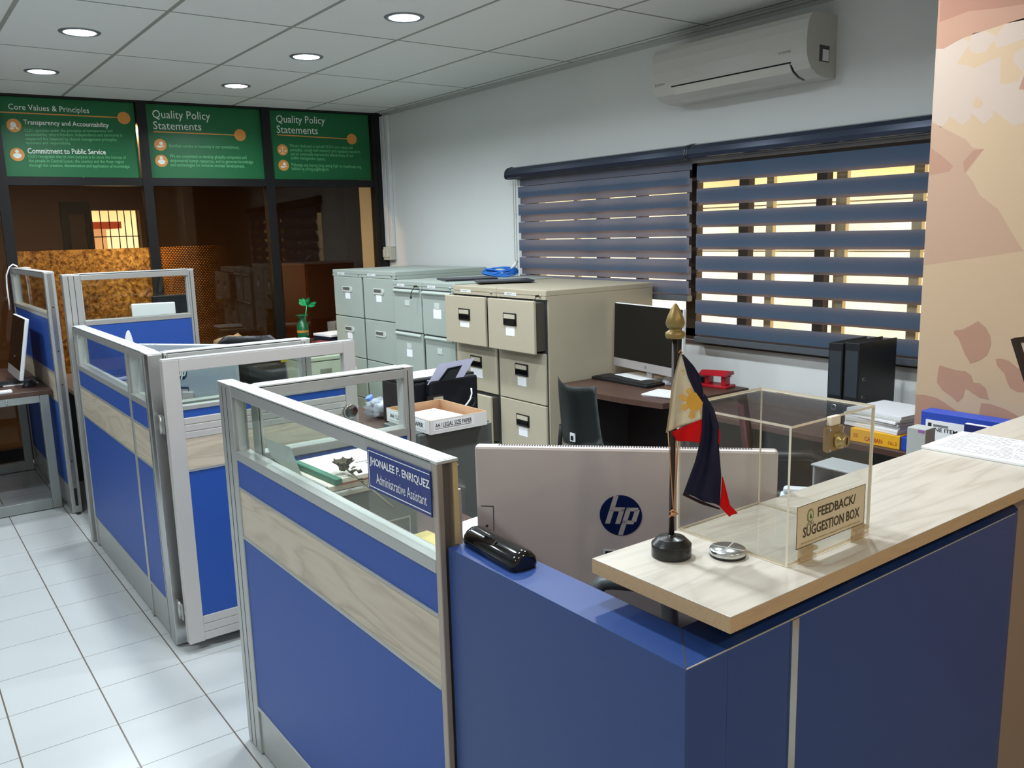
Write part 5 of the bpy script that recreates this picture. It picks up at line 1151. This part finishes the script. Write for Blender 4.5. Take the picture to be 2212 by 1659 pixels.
hp_ = vp(.5, .13); bx('back_clip', white, t, hp_.x-.018, hp_.x+.018, hp_.y-.012, hp_.y-.004, hp_.z-.02, hp_.z+.025, .002); bx('clip_hole', black, t, hp_.x-.010, hp_.x+.010, hp_.y-.0135, hp_.y-.0122, hp_.z-.012, hp_.z+.010)
B().box(-3.41, -2.98, 2.80, 3.18, .42, .455, .015).build('seat', vm, t)
for x, y, s_ in ((-3.40, 2.82, 1), (-2.99, 2.82, 1), (-3.40, 3.16, 0), (-2.99, 3.16, 0)):
    B().tube([(x, y, .0), (x, y, .43)]+([(x+(.06 if x < -3.2 else -.06), 2.79, .62)] if s_ else []), .012, 10).build('leg', black, t)

# ------------------------------------------------------------------ left desk
t = thing('desk', 'brown desk with a grey square metal leg frame at the left photo edge', 'desk', (-6.4, .2, 0))
bx('desktop', brown, t, -7.08, -5.80, .04, .792, .722, .75, .003)
gl = mat('leg_frame_paint', (148, 154, 152), .4, .3)
for x0 in (-5.855, -7.0):
    b = B(); b.box(x0, x0+.05, .722, .772, .004, .7215, .003); b.box(x0, x0+.05, 0.06, .11, .004, .7215, .003); b.box(x0, x0+.05, .11, .722, .676, .7215, .003); b.box(x0, x0+.05, .11, .722, .004, .07, .003); b.build('leg_frame', gl, t)
b = B()
for y in (.49, .545):
    for z in (.69, .708): b.lathe([(.006, 0), (.005, .003), (.0001, .0032)], M=Matrix.Translation((-5.805, y, z)) @ Rx, seg=12)
b.build('bolts', steel, t)
def keyboard(label, cx, cy, z, rz, w=.44, d=.14):
    t = thing('keyboard', label, 'keyboard', (cx, cy, z), rz, 'black keyboards')
    B().box(-w/2, w/2, -d/2, d/2, .0005, .016, .004).build('body', black, t, True)
    b = B()
    for r_ in range(6):
        for k_ in range(21):
            if r_ == 5 and 4 < k_ < 10: continue
            x = -w/2+.012+k_*(w-.024)/21; y = d/2-.016-r_*.0205; b.box(x+.001, x+(w-.024)/21-.001, y-.0085, y+.0085, .016, .020)
    o = b.build('keys', mat('key_black', (34, 35, 36), .45), t, True); o['kind'] = 'stuff'
    return t
keyboard('black keyboard on the left desk', -6.18, .48, .75, PI/2+.1)
def mouse(label, x, y, z, rz, m):
    t = thing('computer_mouse', label, 'mouse', (x, y, z), rz); rows = []
    for i in range(9):
        s_ = i/8; w = .029*math.sin(PI*(.12+.76*s_))**.6; hh_ = .036*math.sin(PI*(.10+.75*s_))**.7
        rows.append([(w*math.cos(PI*k/8), -.05+.10*s_, .0008+hh_*math.sin(PI*k/8)) for k in range(9)])
    b = B(); b.loft(rows); b.poly(rows[0]); b.poly(rows[-1]); b.build('shell', m, t, True); bx('scroll_wheel', black, t, -.003, .003, .018, .032, .030, .0375, .001, True)
mouse('black mouse behind the keyboard on the left desk', -6.02, .70, .75, .8, black)
t = thing('remote_control', 'slim white device at the front edge of the left desk', 'device', (-5.83, .47, .75)); bx('body', white, t, -5.85, -5.808, .36, .585, .7505, .772, .008)

t = desk('brown desk behind the tall partition holding the white-backed computer', -6.42, -5.06, .88, 1.64, .75)
# ------------------------------------------------------------------ by the glass wall
t = desk('dark desk against the glass wall behind the cubicles', -7.05, -6.46, 1.95, 3.75, .75)
t = thing('glass_vase', 'green bottle vase holding one green artificial flower on the far desk', 'vase', (-6.75, 2.83, .75))
vc = (-6.75, 2.835, .7505)
gv = mat('green_glass', (10, 92, 52), .12, 0, .8); B().lathe([(.045, 0), (.048, .01), (.048, .15), (.028, .185), (.024, .20), (.030, .215), (.052, .232), (.054, .238), (.048, .236), (.022, .21)], vc, 28, None, False).build('bottle', gv, t); B().lathe([(.0485, .09), (.0485, .11)], vc, 28, None, False).build('label_band', mat('orange_band', (190, 130, 50), .5), t)
st = [Vector(vc)+Vector(v) for v in ((0, .02, .10), (0, .035, .24), (.01, .045, .31))]; B().tube(st, .0035, 6).build('stem', mat('flower_green', (50, 190, 120), .5), t)
b = B(); o = st[-1]; ac = Vector((.38, .92, 0))
for dx_, dz_, dp in ((-1, .95, .3), (-.35, .75, -.6), (.25, .85, .5), (1.0, .30, -.2), (.75, .05, .6), (-.6, .25, -.5)):
    u = (ac*dx_+Vector((.92, -.38, 0))*dp+Vector((0, 0, dz_))).normalized()*.085; w_ = Vector((.92, -.38, .4)).cross(u).normalized()*.016
    b.loft([[o-w_*.2, o, o+w_*.2], [o+u*.5-w_, o+u*.5+Vector((0, 0, -.004)), o+u*.5+w_], [o+u*.85-w_*.8, o+u*.85, o+u*.85+w_*.8], [o+u-w_*.1, o+u+Vector((0, 0, .004)), o+u+w_*.1]], .003)
b.build('petals', mat('flower_green', (50, 190, 120), .5), t)
navy = mat('navy_cover', (30, 34, 52), .5); redc = mat('red_cover', (120, 44, 44), .5)
sheets('paper_pile', 'navy folders topped with loose white papers on the far desk', 'papers', -6.66, 3.12, .75, .26, .34, .075, .15, [navy, navy, navy, paper], None, 4)
sheets('booklet_pile', 'red and white booklets on the far desk in front of the vase', 'booklets', -6.52, 2.89, .75, .12, .09, .03, .4, [redc, paper, redc], None, 3)
sheets('booklet_pile', 'dark blue folder on the far desk beside the black chair back', 'booklets', -6.62, 2.60, .75, .2, .22, .035, -.2, [navy, navy], None, 2)
t = thing('tape_dispenser', 'small white and black block on the far desk', 'dispenser', (-6.56, 2.76, .75)); bx('body', white, t, -6.59, -6.53, 2.745, 2.785, .7505, .815, .004); bx('slot', black, t, -6.5295, -6.5285, 2.752, 2.776, .775, .80)
sheets('paper_pile', 'grey card leaning stack at the back of the far desk', 'papers', -6.93, 3.25, .75, .10, .18, .14, .3, [mat('grey_card', (120, 118, 112), .8)])
t = thing('cloth_bag', 'khaki striped cloth bag slumped next to the black chair back by the glass wall', 'bag', (-6.5, 2.25, .75)); b = B(); tb = crumple((-6.62, 2.20, .80), .11, True, 5, (.9, 1.3, .75)); 
for v in tb.verts: v.co.z = max(v.co.z, .7515)
b.add(tb); b.build('cloth', mat('khaki_cloth', (148, 128, 96), .9, 0, .2, .3, 30), t)
t = thing('drawer_unit', 'cream two-drawer steel unit seen through the gate glass', 'cabinet', (-5.8, 2.6, 0))
CX, CY0, CY1, CT = -5.75, 2.415, 2.725, .765
bx('body', cream, t, CX-.45, CX-.018, CY0, CY1, 0, CT-.03, .003); bx('top', cream, t, CX-.455, CX+.004, CY0-.006, CY1+.006, CT-.0298, CT, .006)
for z0, z1 in ((.52, .73), (.28, .51), (.05, .27)):
    d = bx('drawer', cream, t, CX-.0175, CX, CY0+.008, CY1-.008, z0, z1, .003); bx('handle', mat('cream_shadow', (120, 120, 104), .5), d, CX, CX+.006, (CY0+CY1)/2-.045, (CY0+CY1)/2+.045, z1-.085, z1-.055, .002)
sheets('paper_pile', 'papers and a dark folder on the cream drawer unit', 'papers', CX-.2, 2.58, CT, .3, .26, .02, .1, [navy, paper], None, 2)

# ------------------------------------------------------------------ window desk things
kc = (PZ(1284, 808, .77)+PZ(1440, 818, .77)+PZ(1322, 797, .77)+PZ(1418, 830, .77))/4
keyboard('black keyboard on the window desk', -3.37, 3.30, .78, .0)
mouse('white mouse right of the keyboard on the window desk', PZ(1442, 824, .79).x, PZ(1442, 824, .79).y, .78, .9, white)
rp_ = PZ(1548, 834, .782)
t = thing('hole_puncher', 'red metal hole puncher on the window desk', 'hole puncher', (rp_.x, rp_.y, .78), .15); red = mat('puncher_red', (176, 20, 36), .3)
B().box(-.085, .085, -.05, .05, .0005, .014, .003).build('base', red, t, True)
for x in (-.05, .05): B().box(x-.014, x+.014, -.02, .03, .0142, .062, .004).build('punch_post', red, t, True)
b = B(); b.prism([(-.045, .060), (-.045, .068), (-.01, .086), (.035, .080), (.042, .062)], (-.085, 0, 0), (0, 1, 0), (0, 0, 1), (.165, 0, .006)); b.build('lever', red, t, True); B().tube([(-.07, .03, .058), (.07, .03, .058)], .006, 10).build('pivot', steel, t, True)
bk = PZ(1508, 822, .80); t = thing('black_case', 'small black box behind the red hole puncher', 'box', (bk.x, bk.y, .78)); B().box(bk.x-.05, bk.x+.05, bk.y-.0, bk.y+.05, .7805, .825, .004).build('body', black, t); 
pp = PZ(1448, 850, .755); sheets('paper_pile', 'white pad and clipboard at the front of the window desk, right of the mouse', 'papers', -2.94, 3.17, .78, .22, .17, .012, .25, [paper, white], None, 2)
pp = PZ(1532, 848, .755)
# binders and papers under the right-hand blind
DT = .735; BYF = 3.38
def binder(label, xa, xb):
    x0, x1 = PY(xa, 760, BYF).x, PY(xb, 760, BYF).x; z1 = PY((xa+xb)/2, 741, BYF).z
    t = thing('lever_arch_binder', label, 'binder', ((x0+x1)/2, BYF+.14, DT), 0, 'black lever arch binders'); bm2 = mat('binder_black', (22, 24, 26), .4)
    bx('spine', bm2, t, x0, x1, BYF, BYF+.006, DT+.0008, z1, .002)
    for x in (x0, x1-.003): bx('cover', bm2, t, x, x+.003, BYF+.006, BYF+.30, DT+.0008, z1, .001)
    bx('pages', paper, t, x0+.004, x1-.014, BYF+.02, BYF+.28, DT+.006, z1-.025)
    bx('spine_pocket', mat('binder_pocket', (50, 56, 60), .25), t, x0+.006, x1-.006, BYF-.0012, BYF, DT+.13, z1-.035)
    c = Vector(((x0+x1)/2, BYF, DT+.075)); B().lathe([(.010, 0), (.0135, 0), (.0135, .002), (.010, .002), (.010, 0)], M=Matrix.Translation(c) @ Matrix.Rotation(PI/2, 4, 'X'), seg=28, cap=False).build('finger_ring', chrome, t); B().lathe([(.010, -.0005), (.010, .0006)], M=Matrix.Translation(c) @ Matrix.Rotation(PI/2, 4, 'X'), seg=24).build('finger_hole', black, t)
    for z in (DT+.13, DT+.21):
        b = B(); b.tube([(x1+.001, BYF+.03, z-.006), (x1+.001, BYF+.06, z-.004), (x1+.001, BYF+.062, z+.006), (x1+.001, BYF+.032, z+.006), (x1+.001, BYF+.03, z-.006)], .0014, 6); b.build('slot_eyelet', steel, t)
    return t
binder('black lever arch binder, left of the two standing on the window-side desk', 1790, 1821); binder('black lever arch binder, right of the two, its cover facing the mural', 1825, 1857)
t = thing('yellow_box', 'yellow printed cardboard box under the paper stack on the window-side desk', 'box', (-1.80, 3.2, DT))
ya, yb = PY(1838, 912, 3.15), PY(1945, 925, 3.15); yz = ya.z
yb_m = mat('box_yellow', (226, 168, 32), .55); yr = mat('box_red_ink', (170, 60, 30), .6)
bx('body', yb_m, t, ya.x, yb.x, 3.15, 3.26, DT+.0005, .79, .002)
wd = yb.x-ya.x
text('lettering', [('50', (ya.x+wd*.06, 3.1496, DT+.02), (1, 0, 0), Zv, wd*.10, .016, .0003)], yr, t); text('lettering', [('CASBIAN', (ya.x+wd*.30, 3.1496, DT+.012), (1, 0, 0), Zv, wd*.36, .018, .0003, .02)], yr, t); text('lettering', [('No.2', (ya.x+wd*.78, 3.1496, DT+.014), (1, 0, 0), Zv, wd*.17, .015, .0003)], yr, t)
t = thing('blue_box', 'small blue carton at the right end of the yellow box', 'box', (yb.x+.02, 3.2, DT)); bx('body', mat('carton_blue', (34, 70, 170), .5), t, yb.x+.002, yb.x+.05, 3.155, 3.26, DT+.0005, .788, .002)
fold = [mat('folder_pale', (214, 216, 218), .7), paper, mat('folder_grey', (196, 196, 192), .7)]
sheets('paper_pile', 'tall stack of pale folders on the yellow box beside the black binders', 'papers', -1.82, 3.29, .7905, .25, .25, .075, -.12, fold, None, 7)
sheets('paper_pile', 'second stack of papers half hidden behind the mural edge', 'papers', -1.555, 3.40, DT, .2, .24, .11, .1, fold, None, 7)
# reception work surface
t = thing('box_file', 'blue box file labelled LINE ITEM standing against the mural', 'box file', (-1.29, 2.8, .75))
bfm = mat('box_file_blue', (44, 74, 178), .45); q0, q1 = PY(1990, 886, 2.77), PY(2190, 914, 2.77)
bx('body', bfm, t, q0.x, q1.x+.05, 2.77, 2.835, .7505, q0.z, .003); l0, l1 = PY(2000, 905, 2.769), PY(2100, 922, 2.769)
bx('label', paper, t, l0.x, l1.x, 2.7692, 2.77, .82, l0.z)
text('lettering', [('LINE ITEM', (PY(2008, 934, 2.769).x, 2.769, PY(2035, 934, 2.769).z), (1, 0, 0), Zv, PY(2068, 934, 2.769).x-PY(2008, 934, 2.769).x, .0125, .0003, .02)], ink, t)
bx('label_mark', ink, t, l0.x+.008, l0.x+.02, 2.7688, 2.7692, l0.z-.024, l0.z-.010); bx('label_line', inkg, t, l0.x+.026, l0.x+.075, 2.7688, 2.7692, l0.z-.021, l0.z-.013)
n0 = PY(2083, 916, 2.70); t = thing('navy_booklet', 'navy blue booklet standing in front of the blue box file', 'booklet', (n0.x+.08, 2.71, .75)); bx('cover', mat('booklet_navy', (26, 36, 104), .5), t, n0.x, n0.x+.18, 2.70, 2.718, .7505, n0.z); bx('pages', paper, t, n0.x+.002, n0.x+.178, 2.702, 2.716, n0.z, n0.z+.002)
w0, w1 = PY(1960, 922, 2.55), PY(2003, 928, 2.55); t = thing('paper_carton', 'pale grey carton with purple print on the work surface behind the counter', 'carton', (w0.x+.04, 2.6, .75)); bx('body', mat('carton_grey', (178, 182, 178), .6), t, w0.x, w1.x-.004, 2.55, 2.61, .7505, w0.z, .002); bx('print_band', mat('purple_print', (150, 96, 160), .6), t, w0.x+.035, w1.x-.008, 2.5494, 2.55, w0.z-.012, w0.z-.003)
t = thing('letter_tray', 'grey letter tray holding papers on the work surface behind the counter', 'tray', (-1.50, 2.62, .75)); tg = mat('tray_grey', (168, 174, 178), .4)
bx('bottom', black, t, -1.60, -1.36, 2.42, 2.535, .7505, .754); bx('side', tg, t, -1.60, -1.36, 2.527, 2.535, .7541, .83, .002); bx('side', tg, t, -1.60, -1.592, 2.42, 2.5265, .7541, .83, .002); bx('upper_shelf', tg, t, -1.605, -1.36, 2.415, 2.54, .8305, .838, .003)
sheets('paper_pile', 'white papers inside the grey letter tray', 'papers', -1.47, 2.47, .754, .2, .09, .02, .05, [paper, white], None, 2)
t = thing('desk_phone', 'pale handset-shaped device on the work surface, seen through the suggestion box', 'telephone', (-1.50, 2.28, .75)); B().box(-.11, .11, -.035, .035, .0005, .035, .012, Matrix.Translation((-1.49, 2.28, .75)) @ Matrix.Rotation(.6, 4, 'Z')).build('base', mat('phone_pale', (206, 214, 220), .4), t); B().box(-.10, .10, -.02, .02, .036, .056, .009, Matrix.Translation((-1.49, 2.28, .75)) @ Matrix.Rotation(.6, 4, 'Z')).build('handset', mat('phone_pale', (206, 214, 220), .4), t)
